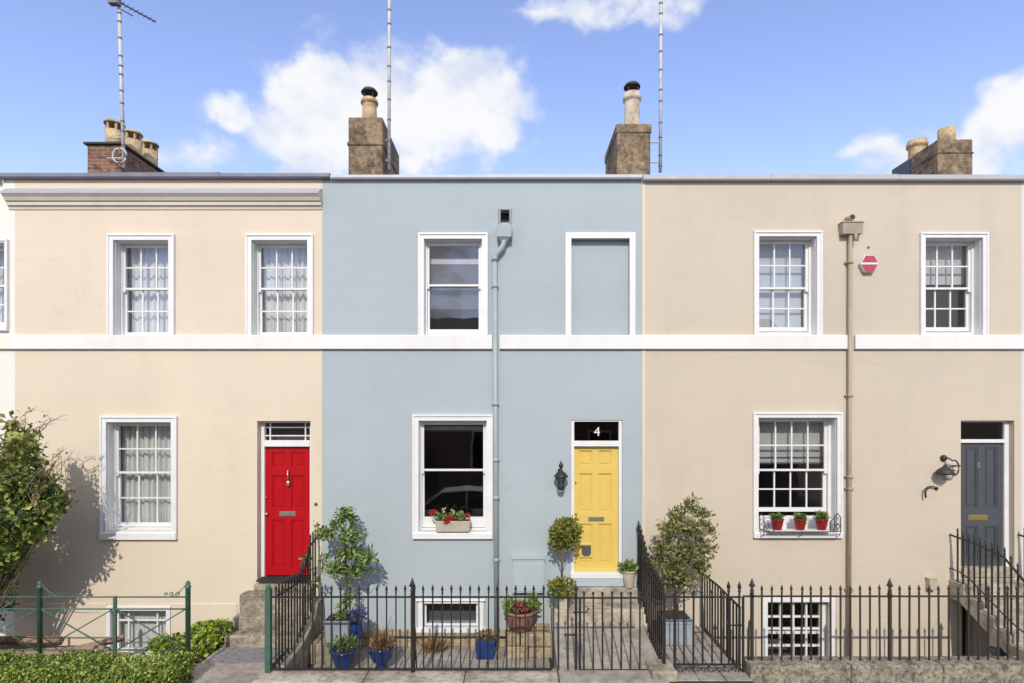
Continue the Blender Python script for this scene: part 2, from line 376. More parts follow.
def leaves(mb, clumps, n, L, w, up=0.35, shell=0.55, r=rng):
    """leaves spread through ellipsoid clumps (cx,cy,cz,rx,ry,rz)"""
    vols = [c[3] * c[4] * c[5] for c in clumps]; tot = sum(vols)
    for c, v in zip(clumps, vols):
        for _ in range(max(6, int(n * v / tot))):
            d = rdir(r); q = (shell + (1 - shell) * r.random()) if r.random() < 0.75 else r.random()
            q *= 1 + 0.18 * math.sin(7 * d.x + 3 * d.z + c[0] * 9) * r.random()
            p = Vector((c[0] + d.x * c[3] * q, c[1] + d.y * c[4] * q, c[2] + d.z * c[5] * q))
            dd = (d * 0.7 + rdir(r) * 0.9 + Vector((0, 0, up))).normalized()
            sz = r.uniform(0.5, 1.4)
            mb.leaf(p, dd, (d + rdir(r) * 0.7 + Vector((0, -0.2, 0.5))).normalized(), L * sz, w * sz)

def blob(mb, c, rr, j=0.18, r=rng):
    """small rough dark clump core"""
    res = bmesh.ops.create_icosphere(mb.bm, subdivisions=2, radius=1.0)
    for v in res['verts']:
        q = 1 + r.uniform(-j, j)
        v.co = Vector((c[0] + v.co.x * rr[0] * q, c[1] + v.co.y * rr[1] * q, c[2] + v.co.z * rr[2] * q))

# ------------------------------------------------------------------ setting
GND = -0.19
def sheet(name, x0, x1, y0, y1, z, mat, thick=0.3):
    return structure(MB().box(x0, x1, y0, y1, z - thick, z).build(name, mat))
# the ground under the houses starts below the sunken areas; in front it carries pavement and road
g = MB()
g.box(-400, 400, 0.4, 400, -1.4, -1.2)
g.box(-400, 400, -400, -2.6, -0.6, -0.5)
structure(g.build('ground', M['earth']))
sheet('road', -120, 120, -9.9, -4.4, -0.33, M['asphalt'], 0.15)
pv = MB(); pv.box(-120, 120, -4.26, -2.12, -0.45, GND); structure(pv.build('pavement', M['pave']))
pk = MB(); 
for i in range(-30, 30): pk.box(i * 0.92 + 0.004, (i + 1) * 0.92 - 0.004, -4.4, -4.262, -0.5, GND + 0.004)
structure(pk.build('kerb', M['kerb'], bevel=0.012))
structure(MB().box(-120, 120, -13.2, -9.9, -0.5, GND).build('far_pavement', M['pave']))
# white lane dashes
rm = MB()
for i in range(-14, 14): rm.box(i * 4.0, i * 4.0 + 2.0, -7.2, -7.1, -0.331, -0.326)
structure(rm.build('road_marking', M['string']))

# front gardens: red-door garden, its path, blue courtyard, right yard, basement area
def slab(name, x0, x1, y0, y1, z, mat, t=0.5):
    return structure(MB().box(x0, x1, y0, y1, z - t, z).build(name, mat))
gm = MB()
nx, ny = 44, 16
vs = {}
for i in range(nx + 1):
    for j in range(ny + 1):
        x = -13.0 + (13.0 - 4.72) * i / nx; y = -2.1 + 2.1 * j / ny
        z = -0.40 + 0.09 * math.sin(x * 3.1 + y) * math.sin(y * 4 + x) + rng.uniform(-.03, .03)
        if -7.35 < x < -5.75 and y > -1.0: z = -0.72
        elif x > -5.5 : z = -0.30 + 0.10 * (x + 5.5)
        vs[i, j] = gm.bm.verts.new((x, y + (0.02 if j == ny else 0), z))
for i in range(nx):
    for j in range(ny): gm.bm.faces.new((vs[i, j], vs[i + 1, j], vs[i + 1, j + 1], vs[i, j + 1]))
structure(gm.build('garden_earth', M['earth']))
slab('path', -4.71, -3.62, -2.1, 0.0, -0.15, M['flag'])
# flagged floor of the blue courtyard
fl = MB()
yy = -1.62
for row in range(3):
    x = -3.2 + (row % 2) * -0.02
    while x < 0.62:
        w = rng.uniform(0.5, 0.8); x1 = min(x + w, 0.62)
        if 0.62 - x1 < 0.15: x1 = 0.62
        fl.box(x + 0.006, x1 - 0.006, yy + 0.006, yy + 0.534, -0.6, -0.45 + rng.uniform(-0.006, 0.006)); x = x1
    yy += 0.54
structure(fl.build('courtyard_floor', M['flag'], bevel=0.006))
slab('courtyard_base', -3.3, 0.66, -1.65, 0.0, -0.47, M['soil'], 0.4)
f2 = MB()
yy = -2.05
for row in range(4):
    x = 2.2
    while x < 3.36:
        x1 = min(x + rng.uniform(0.35, 0.6), 3.36)
        if 3.36 - x1 < 0.12: x1 = 3.36
        f2.box(x + 0.005, x1 - 0.005, yy + 0.005, yy + 0.505, -0.4, -0.10 + rng.uniform(-0.005, 0.005)); x = x1
    yy += 0.51
structure(f2.build('yard_floor', M['flag'], bevel=0.006))
slab('yard_base', 2.19, 3.355, -2.1, 0.0, -0.115, M['soil'], 1.1)
slab('area_floor', 3.36, 12.0, -1.7, 0.0, -1.1, M['flag'], 0.3)
# entrance path of the yellow door, a gentle slope
structure(MB().prism([(-2.1, -0.5), (-0.50, -0.5), (-0.50, 0.085), (-1.75, -0.06), (-2.1, -0.09)], 'x', 0.665, 2.185).build('entrance_path', M['flag']))

# ------------------------------------------------------------------ wall with openings
def wall_mesh(x0, x1, z0, z1, holes, depth=0.34, y=0.0):
    """front wall between x0..x1, z0..z1 with rectangular holes (x0,x1,z0,z1); closed solid"""
    mb = MB(); bm = mb.bm
    xs = sorted({x0, x1, *[h[0] for h in holes], *[h[1] for h in holes]}); zs = sorted({z0, z1, *[h[2] for h in holes], *[h[3] for h in holes]})
    def solid(i, j):
        if not (0 <= i < len(xs) - 1 and 0 <= j < len(zs) - 1): return False
        cx, cz = (xs[i] + xs[i + 1]) / 2, (zs[j] + zs[j + 1]) / 2
        return not any(h[0] < cx < h[1] and h[2] < cz < h[3] for h in holes)
    vf, vb = {}, {}
    def V(i, j, back):
        d = vb if back else vf
        if (i, j) not in d: d[i, j] = bm.verts.new((xs[i], y + (depth if back else 0), zs[j]))
        return d[i, j]
    for i in range(len(xs) - 1):
        for j in range(len(zs) - 1):
            if not solid(i, j): continue
            bm.faces.new((V(i, j, 0), V(i + 1, j, 0), V(i + 1, j + 1, 0), V(i, j + 1, 0)))
            bm.faces.new((V(i, j, 1), V(i, j + 1, 1), V(i + 1, j + 1, 1), V(i + 1, j, 1)))
            if not solid(i - 1, j): bm.faces.new((V(i, j, 0), V(i, j + 1, 0), V(i, j + 1, 1), V(i, j, 1)))
            if not solid(i + 1, j): bm.faces.new((V(i + 1, j, 0), V(i + 1, j, 1), V(i + 1, j + 1, 1), V(i + 1, j + 1, 0)))
            if not solid(i, j - 1): bm.faces.new((V(i, j, 0), V(i, j, 1), V(i + 1, j, 1), V(i + 1, j, 0)))
            if not solid(i, j + 1): bm.faces.new((V(i, j + 1, 0), V(i + 1, j + 1, 0), V(i + 1, j + 1, 1), V(i, j + 1, 1)))
    return mb

def curtain(mb, x0, x1, z0, z1, y, amp=0.016, freq=26, seed=0):
    r = random.Random(seed); n = max(12, int((x1 - x0) * 90)); rows = 5
    ph = [r.uniform(0, 6) for _ in range(4)]; freq *= r.uniform(.72, 1.2); amp *= r.uniform(.85, 1.25)
    grid = []
    for j in range(rows + 1):
        t = j / rows; row = []
        for i in range(n + 1):
            x = x0 + (x1 - x0) * i / n
            a = amp * (1.0 + 0.35 * math.sin(3 * x + ph[3]))
            yy = y + a * math.sin(freq * 2.2 * x + ph[0] + 0.5 * math.sin(5 * x + t)) + a * 0.5 * math.sin(freq * 5.1 * x + ph[1] + t * 0.6) + 0.006 * math.sin(3 * t + 9 * x)
            row.append(mb.bm.verts.new((x, yy, z0 + (z1 - z0) * t)))
        grid.append(row)
    for j in range(rows):
        for i in range(n):
            f = mb.bm.faces.new((grid[j][i], grid[j][i + 1], grid[j + 1][i + 1], grid[j + 1][i])); f.smooth = True

def sash_window(house, x0, x1, zb, zt, zm, cols, rows, arch=0.1, depth=0.16, sill=None, box=0.025, stile=0.045, dress=None, bot=0.075, trim=True, gap=0.0, base=None):
    """sliding sash window: (x0,x1,zb,zt) is the hole in the wall; zm the meeting rail"""
    W = MB(); P = 0.035
    if trim:
        W.box(x0 - arch, x0 + 0.004, -P, 0.02, zb if sill is None else zb - 0.02, zt + arch); W.box(x1 - 0.004, x1 + arch, -P, 0.02, zb if sill is None else zb - 0.02, zt + arch)
        W.box(x0 + 0.004, x1 - 0.004, -P, 0.02, zt - 0.004, zt + arch)
        # raised outer bead
        W.box(x0 - arch - 0.004, x0 - arch + 0.03, -P - 0.016, 0.0, zb if sill is None else zb - 0.02, zt + arch - 0.03); W.box(x1 + arch - 0.03, x1 + arch + 0.004, -P - 0.016, 0.0, zb if sill is None else zb - 0.02, zt + arch - 0.03)
        W.box(x0 - arch - 0.004, x1 + arch + 0.004, -P - 0.018, 0.001, zt + arch - 0.03, zt + arch + 0.004)
    # painted reveal linings
    W.box(x0 + 0.003, x0 + 0.012, 0.021, depth, zb, zt - 0.003); W.box(x1 - 0.012, x1 - 0.003, 0.021, depth, zb, zt - 0.003); W.box(x0 + 0.012, x1 - 0.012, 0.021, depth, zt - 0.012, zt - 0.003)
    # box frame
    W.box(x0 + 0.003, x0 + box + 0.012, depth, depth + 0.14, zb, zt - 0.003); W.box(x1 - box - 0.012, x1 - 0.003, depth, depth + 0.14, zb, zt - 0.003); W.box(x0 + box, x1 - box, depth + 0.001, depth + 0.139, zt - 0.03, zt - 0.004)
    if gap > 0.05: W.box(x0 + box, x1 - box, depth + 0.02, depth + 0.10, zb, zb + gap - (0.04 if gap > 0.2 else 0.0))
    w = W.build('window', M['white'], house, bevel=0.003, loc=((x0 + x1) / 2, 0, zb))
    if sill is not None:
        sx = arch + 0.0
        S = MB(); S.prism([(depth + 0.14, zb - 0.005), (depth + 0.14, zb + 0.03), (-0.05, zb - 0.015), (-0.062, zb - 0.03), (-0.062, zb - sill), (0.0, zb - sill)], 'x', x0 - sx, x1 + sx)
        S.build('sill', M['white'], w, bevel=0.004)
    else:
        MB().box(x0 + 0.004, x1 - 0.004, 0.03, depth + 0.14, zb, zb + 0.02).build('sill', M['white'], w, bevel=0.003)
    a, b = x0 + box + 0.004, x1 - box - 0.004
    ys = depth + 0.025
    def sash(name, z0, z1, y0, top, bottom, horns):
        s = MB()
        s.box(a, a + stile, y0, y0 + 0.042, z0 - (0.045 if horns else 0), z1); s.box(b - stile, b, y0, y0 + 0.042, z0 - (0.045 if horns else 0), z1)
        s.box(a + stile, b - stile, y0 + 0.001, y0 + 0.041, z1 - top, z1); s.box(a + stile, b - stile, y0 + 0.001, y0 + 0.041, z0, z0 + bottom)
        gx0, gx1, gz0, gz1 = a + stile, b - stile, z0 + bottom, z1 - top
        for i in range(1, cols):
            x = gx0 + (gx1 - gx0) * i / cols; s.box(x - 0.0135, x + 0.0135, y0 + 0.006, y0 + 0.036, gz0, gz1)
        for j in range(1, rows):
            z = gz0 + (gz1 - gz0) * j / rows; s.box(gx0, gx1, y0 + 0.008, y0 + 0.034, z - 0.0125, z + 0.0125)
        s.build(name, M['white'], w, bevel=0.002)
        MB().box(gx0 - 0.005, gx1 + 0.005, y0 + 0.018, y0 + 0.022, gz0 - 0.005, gz1 + 0.005).build('pane', M['glass'], w)
    sash('upper_sash', zm - 0.018, zt - 0.031, ys, 0.045, 0.036, True)
    lb = (zb + 0.03 if sill is not None else zb + 0.021) + gap
    sash('lower_sash', lb, zm + 0.018, ys + 0.046, 0.036, bot, False)
    yd = ys + 0.18
    for d in dress or []:
        if d[0] == 'net':
            c = MB(); curtain(c, x0 - 0.02, x1 + 0.02, d[1], d[2], yd + 0.03, 0.034, 24, int(x0 * 100)); c.build('curtain', M['net'], w)
        else:
            c = MB(); c.box(x0 + 0.02, x1 - 0.02, yd - 0.008, yd - 0.004, d[1], d[2]); c.build('blind', M[d[0]], w)
            if d[0] == 'greyblind' and len(d) < 4:
                MB().box(x0 + 0.022, x1 - 0.022, yd - 0.014, yd - 0.010, d[2] - 0.51, d[2] - 0.42).build('blind_trim', M['lace'], w)
            if d[0] == 'whiteblind':
                s2 = MB()
                for q in range(2): s2.box(x0 + 0.022, x1 - 0.022, yd - 0.016, yd - 0.010, d[1] + 0.10 * q, d[1] + 0.03 + 0.10 * q)
                s2.build('blind_trim', M['greyblind'], w)
    return w

def panel_door(house, x0, x1, z0, z1, y, mat, panels, moulding=0.018):
    d = MB()
    d.box(x0, x1, y + 0.026, y + 0.06, z0, z1)                      # recessed panel plane
    xs = sorted({x0, x1, *[p[0] for p in panels], *[p[1] for p in panels]}); zs = sorted({z0, z1, *[p[2] for p in panels], *[p[3] for p in panels]})
    for i in range(len(xs) - 1):
        for j in range(len(zs) - 1):
            cx, cz = (xs[i] + xs[i + 1]) / 2, (zs[j] + zs[j + 1]) / 2
            if any(p[0] < cx < p[1] and p[2] < cz < p[3] for p in panels): continue
            d.box(xs[i], xs[i + 1], y, y + 0.0259, zs[j], zs[j + 1])
    bmesh.ops.remove_doubles(d.bm, verts=d.bm.verts[:], dist=1e-5)
    # raised fields and mouldings inside each panel
    for (a, b, c, e) in panels:
        m = moulding
        d.box(a, b, y + 0.011, y + 0.0258, c, c + m); d.box(a, b, y + 0.011, y + 0.0258, e - m, e)
        d.box(a, a + m, y + 0.0112, y + 0.0257, c + m, e - m); d.box(b - m, b, y + 0.0112, y + 0.0257, c + m, e - m)
        q = m + 0.028
        if b - a > 2.6 * q: d.box(a + q, b - q, y + 0.016, y + 0.0256, c + q, e - q)
    return d.build('door', mat, house, loc=((x0 + x1) / 2, y, z0))

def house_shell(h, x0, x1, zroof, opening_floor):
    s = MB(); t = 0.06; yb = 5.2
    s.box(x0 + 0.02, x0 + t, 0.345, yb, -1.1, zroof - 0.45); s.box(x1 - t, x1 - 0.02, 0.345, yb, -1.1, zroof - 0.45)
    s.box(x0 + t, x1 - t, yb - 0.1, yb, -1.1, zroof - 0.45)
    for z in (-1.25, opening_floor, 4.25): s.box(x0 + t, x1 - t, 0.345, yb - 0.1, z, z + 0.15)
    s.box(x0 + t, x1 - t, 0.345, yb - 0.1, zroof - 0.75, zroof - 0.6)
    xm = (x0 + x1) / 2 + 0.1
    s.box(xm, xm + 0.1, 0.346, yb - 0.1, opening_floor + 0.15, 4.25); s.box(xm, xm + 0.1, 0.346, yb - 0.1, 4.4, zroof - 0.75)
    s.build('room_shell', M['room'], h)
    MB().prism([(0.345, zroof - 0.42), (4.3, zroof + 0.75), (8.3, zroof - 0.42)], 'x', x0 + 0.01, x1 - 0.01).build('roof', M['slate'], h)

ZP = Z(173.5)          # parapet top, 7.81
STR0, STR1 = Z(349.5), Z(335.3)

def facade(h, x0, x1, mat, holes, zbase=-1.3, ztop=ZP - 0.02):
    wall_mesh(x0, x1, zbase, ztop, holes).build('wall', mat, h)

def string_course(h, x0, x1, mat, cuts=()):
    s = MB(); edges = [x0]
    for a, b in cuts: edges += [a, b]
    edges.append(x1)
    for a, b in zip(edges[::2], edges[1::2]):
        s.prism([(0.0, STR0 + 0.012), (-0.045, STR0), (-0.055, STR0 + 0.008), (-0.055, STR1 - 0.012), (-0.045, STR1 - 0.002), (0.0, STR1)], 'x', a, b)
    s.build('string_course', mat, h)

def coping(h, x0, x1, mat, ztop, th, over=0.1):
    s = MB(); n = max(1, int((x1 - x0) / 1.9)); w = (x1 - x0) / n
    for i in range(n):
        j = rng.uniform(-0.008, 0.008)
        s.prism([(0.40, ztop - th + 0.02), (-over + 0.015, ztop - th), (-over, ztop - th + 0.02), (-over + 0.012, ztop - 0.015 + j), (-over + 0.05, ztop + j), (0.40, ztop + 0.03)], 'x', x0 + w * i + 0.002, x0 + w * (i + 1) - 0.002)
    s.build('coping', mat, h)

# ------------------------------------------------------------------ house with the red door (cream)
XA, XB = X(14.8), X(322.3)
L = thing('terraced_house', 'cream rendered terraced house with a red front door and grey moulded cornice', 'house', ((XA + XB) / 2, 0, -0.3))
wl = (X(114), X(169.5)); wr = (X(252), X(308)); wg = (X(107), X(172))
zt_u = Z(240.3)
dl = (X(257.2), X(310.6), Z(580), Z(421))
bl = (X(111), X(167), Z(655), Z(610))
holesL = [(wl[0], wl[1], STR1 - 0.01, zt_u), (wr[0], wr[1], STR1 - 0.01, zt_u), (wg[0], wg[1], Z(531), Z(422)), dl, bl]
facade(L, XA, XB, M['cream'], holesL)
string_course(L, XA, XB, M['string'])
house_shell(L, XA, XB, ZP, 0.5)
coping(L, X(3), X(331), M['lead'], Z(171.3, -.1), 0.105, 0.10)
cn = MB()
z1 = Z(190, 0); 
prof = [(0.0, Z(210.5)), (-0.02, Z(209.5)), (-0.03, Z(206.5)), (-0.065, Z(206.2)), (-0.07, Z(203)), (-0.10, Z(202.4)), (-0.13, Z(199.5)), (-0.165, Z(197.8)), (-0.17, Z(196.5)), (0.0, Z(191.0) + 0.02)]
cn.prism(prof, 'x', X(9.5), XB - 0.004)
cn.build('cornice', M['cornice'], L)
MB().prism([(-0.006, Z(190.2) + 0.03), (-0.006, Z(191) + 0.035), (-0.178, Z(196.2) + 0.012), (-0.178, Z(197.2))], 'x', X(8.2), XB - 0.003).build('cornice_flashing', M['greylead'], L)
MB().box(XA + 0.003, bl[0] - 0.075, -0.014, 0.02, -1.2, Z(603.5)).build('plinth', M['cream'], L, bevel=0.004)
MB().box(bl[1] + 0.075, dl[0] - 0.35, -0.014, 0.02, -1.2, Z(603.5)).build('plinth', M['cream'], L, bevel=0.004)
MB().box(XB - 0.05, XB - 0.004, -0.008, 0.01, -0.2, STR0 - 0.002).build('edge_strip', M['cream'], L)
net = [('net', STR1 + 0.0, zt_u + 0.05)]
sash_window(L, wl[0], wl[1], STR1 - 0.01, zt_u, Z(289, .2), 3, 2, dress=net, arch=0.098)
sash_window(L, wr[0], wr[1], STR1 - 0.01, zt_u, Z(289, .2), 3, 2, dress=net, arch=0.098)
sash_window(L, wg[0], wg[1], Z(531), Z(422), Z(472.5, .2), 3, 2, dress=[('net', Z(535), Z(420))], sill=0.145, arch=0.098)
# basement casement
bw = MB()
a, b, c, d_ = bl
bw.box(a - 0.07, a + 0.004, -0.03, 0.02, c, d_ + 0.07); bw.box(b - 0.004, b + 0.07, -0.03, 0.02, c, d_ + 0.07); bw.box(a + 0.004, b - 0.004, -0.03, 0.02, d_ - 0.004, d_ + 0.07)
bw.box(a + 0.003, a + 0.07, 0.1, 0.16, c, d_ - 0.003); bw.box(b - 0.07, b - 0.003, 0.1, 0.16, c, d_ - 0.003); bw.box(a + 0.07, b - 0.07, 0.101, 0.159, d_ - 0.06, d_ - 0.003); bw.box(a + 0.07, b - 0.07, 0.101, 0.159, c, c + 0.07)
for q in (0.24, 0.76): bw.box(a + (b - a) * q - 0.014, a + (b - a) * q + 0.014, 0.105, 0.155, c + 0.07, d_ - 0.06)
bw.box(a + 0.07, b - 0.07, 0.107, 0.153, d_ - 0.235, d_ - 0.205)
bwin = bw.build('basement_window', M['white'], L, bevel=0.003)
MB().box(a + 0.065, b - 0.065, 0.128, 0.132, c + 0.065, d_ - 0.055).build('pane', M['glass'], bwin)
cb = MB(); curtain(cb, a, b, c, d_, 0.24, 0.014, 30, 5); cb.build('curtain', M['net'], bwin)

# red door set
yD = 0.17
fr = MB()
x0, x1 = dl[0], dl[1]
zl0, zl1 = Z(575.5, yD), Z(446.7, yD)
fr.box(x0 + 0.003, x0 + 0.065, yD - 0.03, yD + 0.07, dl[2], dl[3] - 0.003); fr.box(x1 - 0.065, x1 - 0.003, yD - 0.03, yD + 0.07, dl[2], dl[3] - 0.003)
fr.box(x0 + 0.065, x1 - 0.065, yD - 0.029, yD + 0.069, dl[3] - 0.035, dl[3] - 0.004)
fr.box(x0 + 0.065, x1 - 0.065, yD - 0.045, yD + 0.068, zl1 + 0.004, Z(440.2, yD))
dfr = fr.build('door_frame', M['white'], L, bevel=0.003)
fb = MB()
fz0, fz1 = Z(440.2, yD), dl[3] - 0.035; fx0, fx1 = x0 + 0.065, x1 - 0.065
for q in (0.11, 0.89): fb.box(fx0 + (fx1 - fx0) * q - 0.01, fx0 + (fx1 - fx0) * q + 0.01, yD + 0.0, yD + 0.03, fz0, fz1)
for q in (0.26, 0.74): fb.box(fx0, fx1, yD + 0.001, yD + 0.029, fz0 + (fz1 - fz0) * q - 0.01, fz0 + (fz1 - fz0) * q + 0.01)
fan = fb.build('fanlight', M['white'], L)
MB().box(fx0 - 0.005, fx1 + 0.005, yD + 0.032, yD + 0.036, fz0 - 0.005, fz1 + 0.005).build('pane', M['glass'], fan)
MB().box(fx0 - 0.02, fx1 + 0.02, yD + 0.20, yD + 0.205, fz0 - 0.05, fz1 + 0.05).build('blind', M['greyblind'], fan)  # grey board, not a blind, added so the dark glass looks greyer
lx0, lx1 = x0 + 0.067, x1 - 0.067; lw = lx1 - lx0
def pr(u0, u1, p0, p1, y): return (lx0 + lw * u0, lx0 + lw * u1, Z(p1, y), Z(p0, y))
pans = [pr(.14, .44, 452, 467.5, yD), pr(.56, .86, 452, 467.5, yD), pr(.14, .44, 475.5, 509, yD), pr(.56, .86, 475.5, 509, yD), pr(.14, .44, 520, 568, yD), pr(.56, .86, 520, 568, yD)]
rd = panel_door(L, lx0, lx1, zl0, zl1, yD + 0.02, M['red'], pans)
yf = yD + 0.02
def letterbox(door, px, py, w, h, mat, y):
    c = Vector((X(px, y), 0, Z(py, y)))
    o = MB().box(c.x - w / 2, c.x + w / 2, y - 0.012, y + 0.002, c.z - h / 2, c.z + h / 2).box(c.x - w * 0.40, c.x + w * 0.40, y - 0.018, y - 0.012, c.z - h * 0.30, c.z + h * 0.34).build('letterbox', mat, door, bevel=0.003)
    return o
def knob(door, px, py, r, mat, y, name='door_knob'):
    c = (X(px, y), y - 0.03, Z(py, y))
    MB().tube([(c[0], y + 0.003, c[2]), (c[0], y - 0.02, c[2])], r * 0.6, 12).sphere((c[0], y - 0.03, c[2]), r, (1, 0.8, 1), 12, 8).build(name, mat, door)
letterbox(rd, 287.5, 513.7, 0.29, 0.085, M['chrome'], yf)
kx, kz = X(288.8, yf), Z(471, yf)
kn = MB().tube([(kx, yf, kz), (kx, yf - 0.04, kz)], 0.012, 10).sphere((kx, yf - 0.045, kz), 0.02, (1, 1, 1), 10, 8)
kn.tube([(kx, yf - 0.05, kz), (kx, yf - 0.045, kz - 0.16)], 0.012, 8, 0.014).sphere((kx, yf - 0.04, kz - 0.22), 0.045, (0.75, 0.4, 1.2), 12, 8)
kn.build('door_knocker', M['chrome'], rd)
knob(rd, 267.0, 514, 0.032, M['brass'], yf); knob(rd, 266.6, 497.5, 0.018, M['brass'], yf, 'lock')
MB().sphere((X(316), -0.012, Z(504)), 0.03, (1, 0.45, 1), 12, 8).build('doorbell', M['flapgrey'], L)
tag(MB().box(x0 + 0.02, x1 - 0.02, -0.10, 0.165, dl[2] - 0.01, dl[2] + 0.022).build('doormat', M['black'], bevel=0.008), 'black rubber mat lying on the threshold of the red door', 'doormat')

# ------------------------------------------------------------------ blue house
BA, BB = XB, X(642)
B = thing('terraced_house', 'pale blue rendered terraced house with a yellow front door', 'house', ((BA + BB) / 2, 0, -0.3))
ub = (X(424), X(482.3)); gb = (X(418.6), X(487)); db = (X(571), X(622.3), Z(577), Z(420))
bb = (X(424), X(478), Z(626.5), Z(603)); hb = (X(500.6), X(509.4), Z(222.5), Z(209.5)); pn = (X(571), X(629.5), STR1 - 0.01, Z(238.6))
# the blind window is a shallow recess: its back is a separate panel
facade(B, BA, BB, M['blue'], [(ub[0], ub[1], STR1 - 0.01, Z(239)), (gb[0], gb[1], Z(531), Z(420.5)), db, bb, hb, pn])
MB().box(pn[0] - 0.05, pn[1] + 0.05, 0.10, 0.2, pn[2] - 0.05, pn[3] + 0.05).build('blind_window_panel', M['blue'], B)
tr = MB(); a_ = 0.1
tr.box(pn[0] - a_, pn[0] + 0.003, -0.035, 0.02, STR1, pn[3] + a_); tr.box(pn[1] - 0.003, pn[1] + a_, -0.035, 0.02, STR1, pn[3] + a_); tr.box(pn[0] + 0.003, pn[1] - 0.003, -0.035, 0.02, pn[3] - 0.003, pn[3] + a_)
tr.build('blind_window_surround', M['white'], B, bevel=0.004)
pcut = (X(491.2), X(500.5))
string_course(B, BA, BB, M['string'], [(X(492.2), X(499.6))])
house_shell(B, BA, BB, ZP, 0.45)
coping(B, X(331.5), X(641.5), M['palelead'], Z(173.2, -.09), 0.088, 0.09)
sash_window(B, ub[0], ub[1], STR1 - 0.01, Z(239), Z(285.5, .15), 1, 1, depth=0.11, dress=[('greyblind', Z(309, .3), Z(236, .3))], arch=0.095, bot=0.12)
sash_window(B, gb[0], gb[1], Z(531), Z(420.5), Z(470, .15), 1, 1, depth=0.11, sill=0.13, dress=[('whiteblind', Z(431.5, .3), Z(418, .3))], arch=0.1, bot=0.185)
# basement window of the blue house
w_ = MB(); a, b, c, d_ = bb
w_.box(a - 0.10, a + 0.003, -0.03, 0.02, c - 0.02, d_ + 0.05); w_.box(b - 0.003, b + 0.10, -0.03, 0.02, c - 0.02, d_ + 0.05); w_.box(a + 0.003, b - 0.003, -0.03, 0.02, d_ - 0.003, d_ + 0.05)
w_.box(a - 0.14, b + 0.14, -0.06, 0.02, c - 0.09, c - 0.0202); w_.box(a - 0.13, b + 0.13, -0.07, 0.018, d_ + 0.0502, d_ + 0.075)
w_.box(a + 0.003, a + 0.035, 0.05, 0.1, c, d_ - 0.003); w_.box(b - 0.035, b - 0.003, 0.05, 0.1, c, d_ - 0.003); w_.box(a + 0.035, b - 0.035, 0.051, 0.099, c, c + 0.03); w_.box(a + 0.035, b - 0.035, 0.051, 0.099, d_ - 0.03, d_ - 0.003)
bw2 = w_.build('basement_window', M['white'], B, bevel=0.004)
MB().box(a + 0.03, b - 0.03, 0.073, 0.077, c + 0.025, d_ - 0.025).build('pane', M['glass'], bw2)
MB().box(a - 0.05, b + 0.05, 0.30, 0.31, c - 0.05, d_ + 0.05).build('blind', M['greyblind'], bw2)
# rubble stone footing
ft = MB(); x = BA + 0.15
for row, (za, zb_) in enumerate(((-0.46, -0.30), (-0.297, -0.155))):
    x = BA + 0.1
    while x < -0.12:
        w = rng.uniform(0.18, 0.42); ft.box(x, min(x + w, -0.1) - 0.008, -0.035 - rng.uniform(0, 0.02), 0.01, za + rng.uniform(0, .01), zb_ - rng.uniform(0, .012)); x += w
ft.build('footing', M['rubble'], B, bevel=0.012)
# hopper hole lining, hopper and downpipe
ho = MB()
hx0, hx1, hz0, hz1 = hb
ho.box(hx0 - 0.045, hx0 + 0.002, -0.012, 0.3, hz0 - 0.04, hz1 + 0.005); ho.box(hx1 - 0.002, hx1 + 0.045, -0.012, 0.3, hz0 - 0.04, hz1 + 0.005)
ho.box(hx0, hx1, 0.25, 0.3, hz0, hz1)
ho.build('outlet_chute', M['alu'], B)
MB().box(hx0 + 0.0025, hx1 - 0.0025, 0.18, 0.2, hz0 - 0.03, hz1).build('outlet_shade', M['soot_and_voids'], B)  # black sheet painting the shade inside the outlet hole
y_h = -0.18
dp = MB()
pts = [(X(504, -.09), -0.09, Z(236, -.09)), (X(503.8, -.09), -0.09, Z(243, -.09)), (X(502, -.09), -0.09, Z(248, -.09)), (X(497.3, -.08), -0.08, Z(253.5, -.08)), (X(495, -.07), -0.07, Z(257, -.07)), (X(494.8, -.07), -0.07, Z(262, -.07))]
dp.tube(pts, 0.046, 12)
dp.tube([(X(494.8, -.07), -0.07, Z(258, -.07)), (X(496.6, -.07), -0.07, Z(640, -.07))], 0.044, 12)
for py in (258.5, 286, 404, 460, 498, 560):
    xx = X(494.8 + 1.8 * (py - 258) / 382, -.07)
    dp.tube([(xx, -0.07, Z(py, -.07) - 0.035), (xx, -0.07, Z(py, -.07) + 0.035)], 0.05, 12)
    dp.box(xx - 0.062, xx + 0.062, -0.045, 0.0, Z(py, -.07) - 0.012, Z(py, -.07) + 0.012)
dpo = dp.build('downpipe', M['pipeblue'], B)
hp = MB()
def taper(mb, x0, x1, y0, y1, z0, z1, sx, sy):
    cx = (x0 + x1) / 2
    top = [(x0, y0, z1), (x1, y0, z1), (x1, y1, z1), (x0, y1, z1)]
    bot = [(cx + (x0 - cx) * sx, y1 + (y0 - y1) * sy, z0), (cx + (x1 - cx) * sx, y1 + (y0 - y1) * sy, z0), (cx + (x1 - cx) * sx, y1, z0), (cx + (x0 - cx) * sx, y1, z0)]
    T = [mb.bm.verts.new(p) for p in top]; Bv = [mb.bm.verts.new(p) for p in bot]
    mb.bm.faces.new(T); mb.bm.faces.new(Bv[::-1])
    for i in range(4): mb.bm.faces.new((Bv[i], Bv[(i + 1) % 4], T[(i + 1) % 4], T[i]))
taper(hp, X(496.3, y_h), X(512, y_h), y_h, -0.002, Z(236.5, y_h), Z(224.5, y_h), 0.92, 0.95)
taper(hp, X(498, y_h), X(510, y_h), y_h + 0.02, -0.003, Z(240.5, y_h), Z(236.6, y_h), 0.5, 0.7)
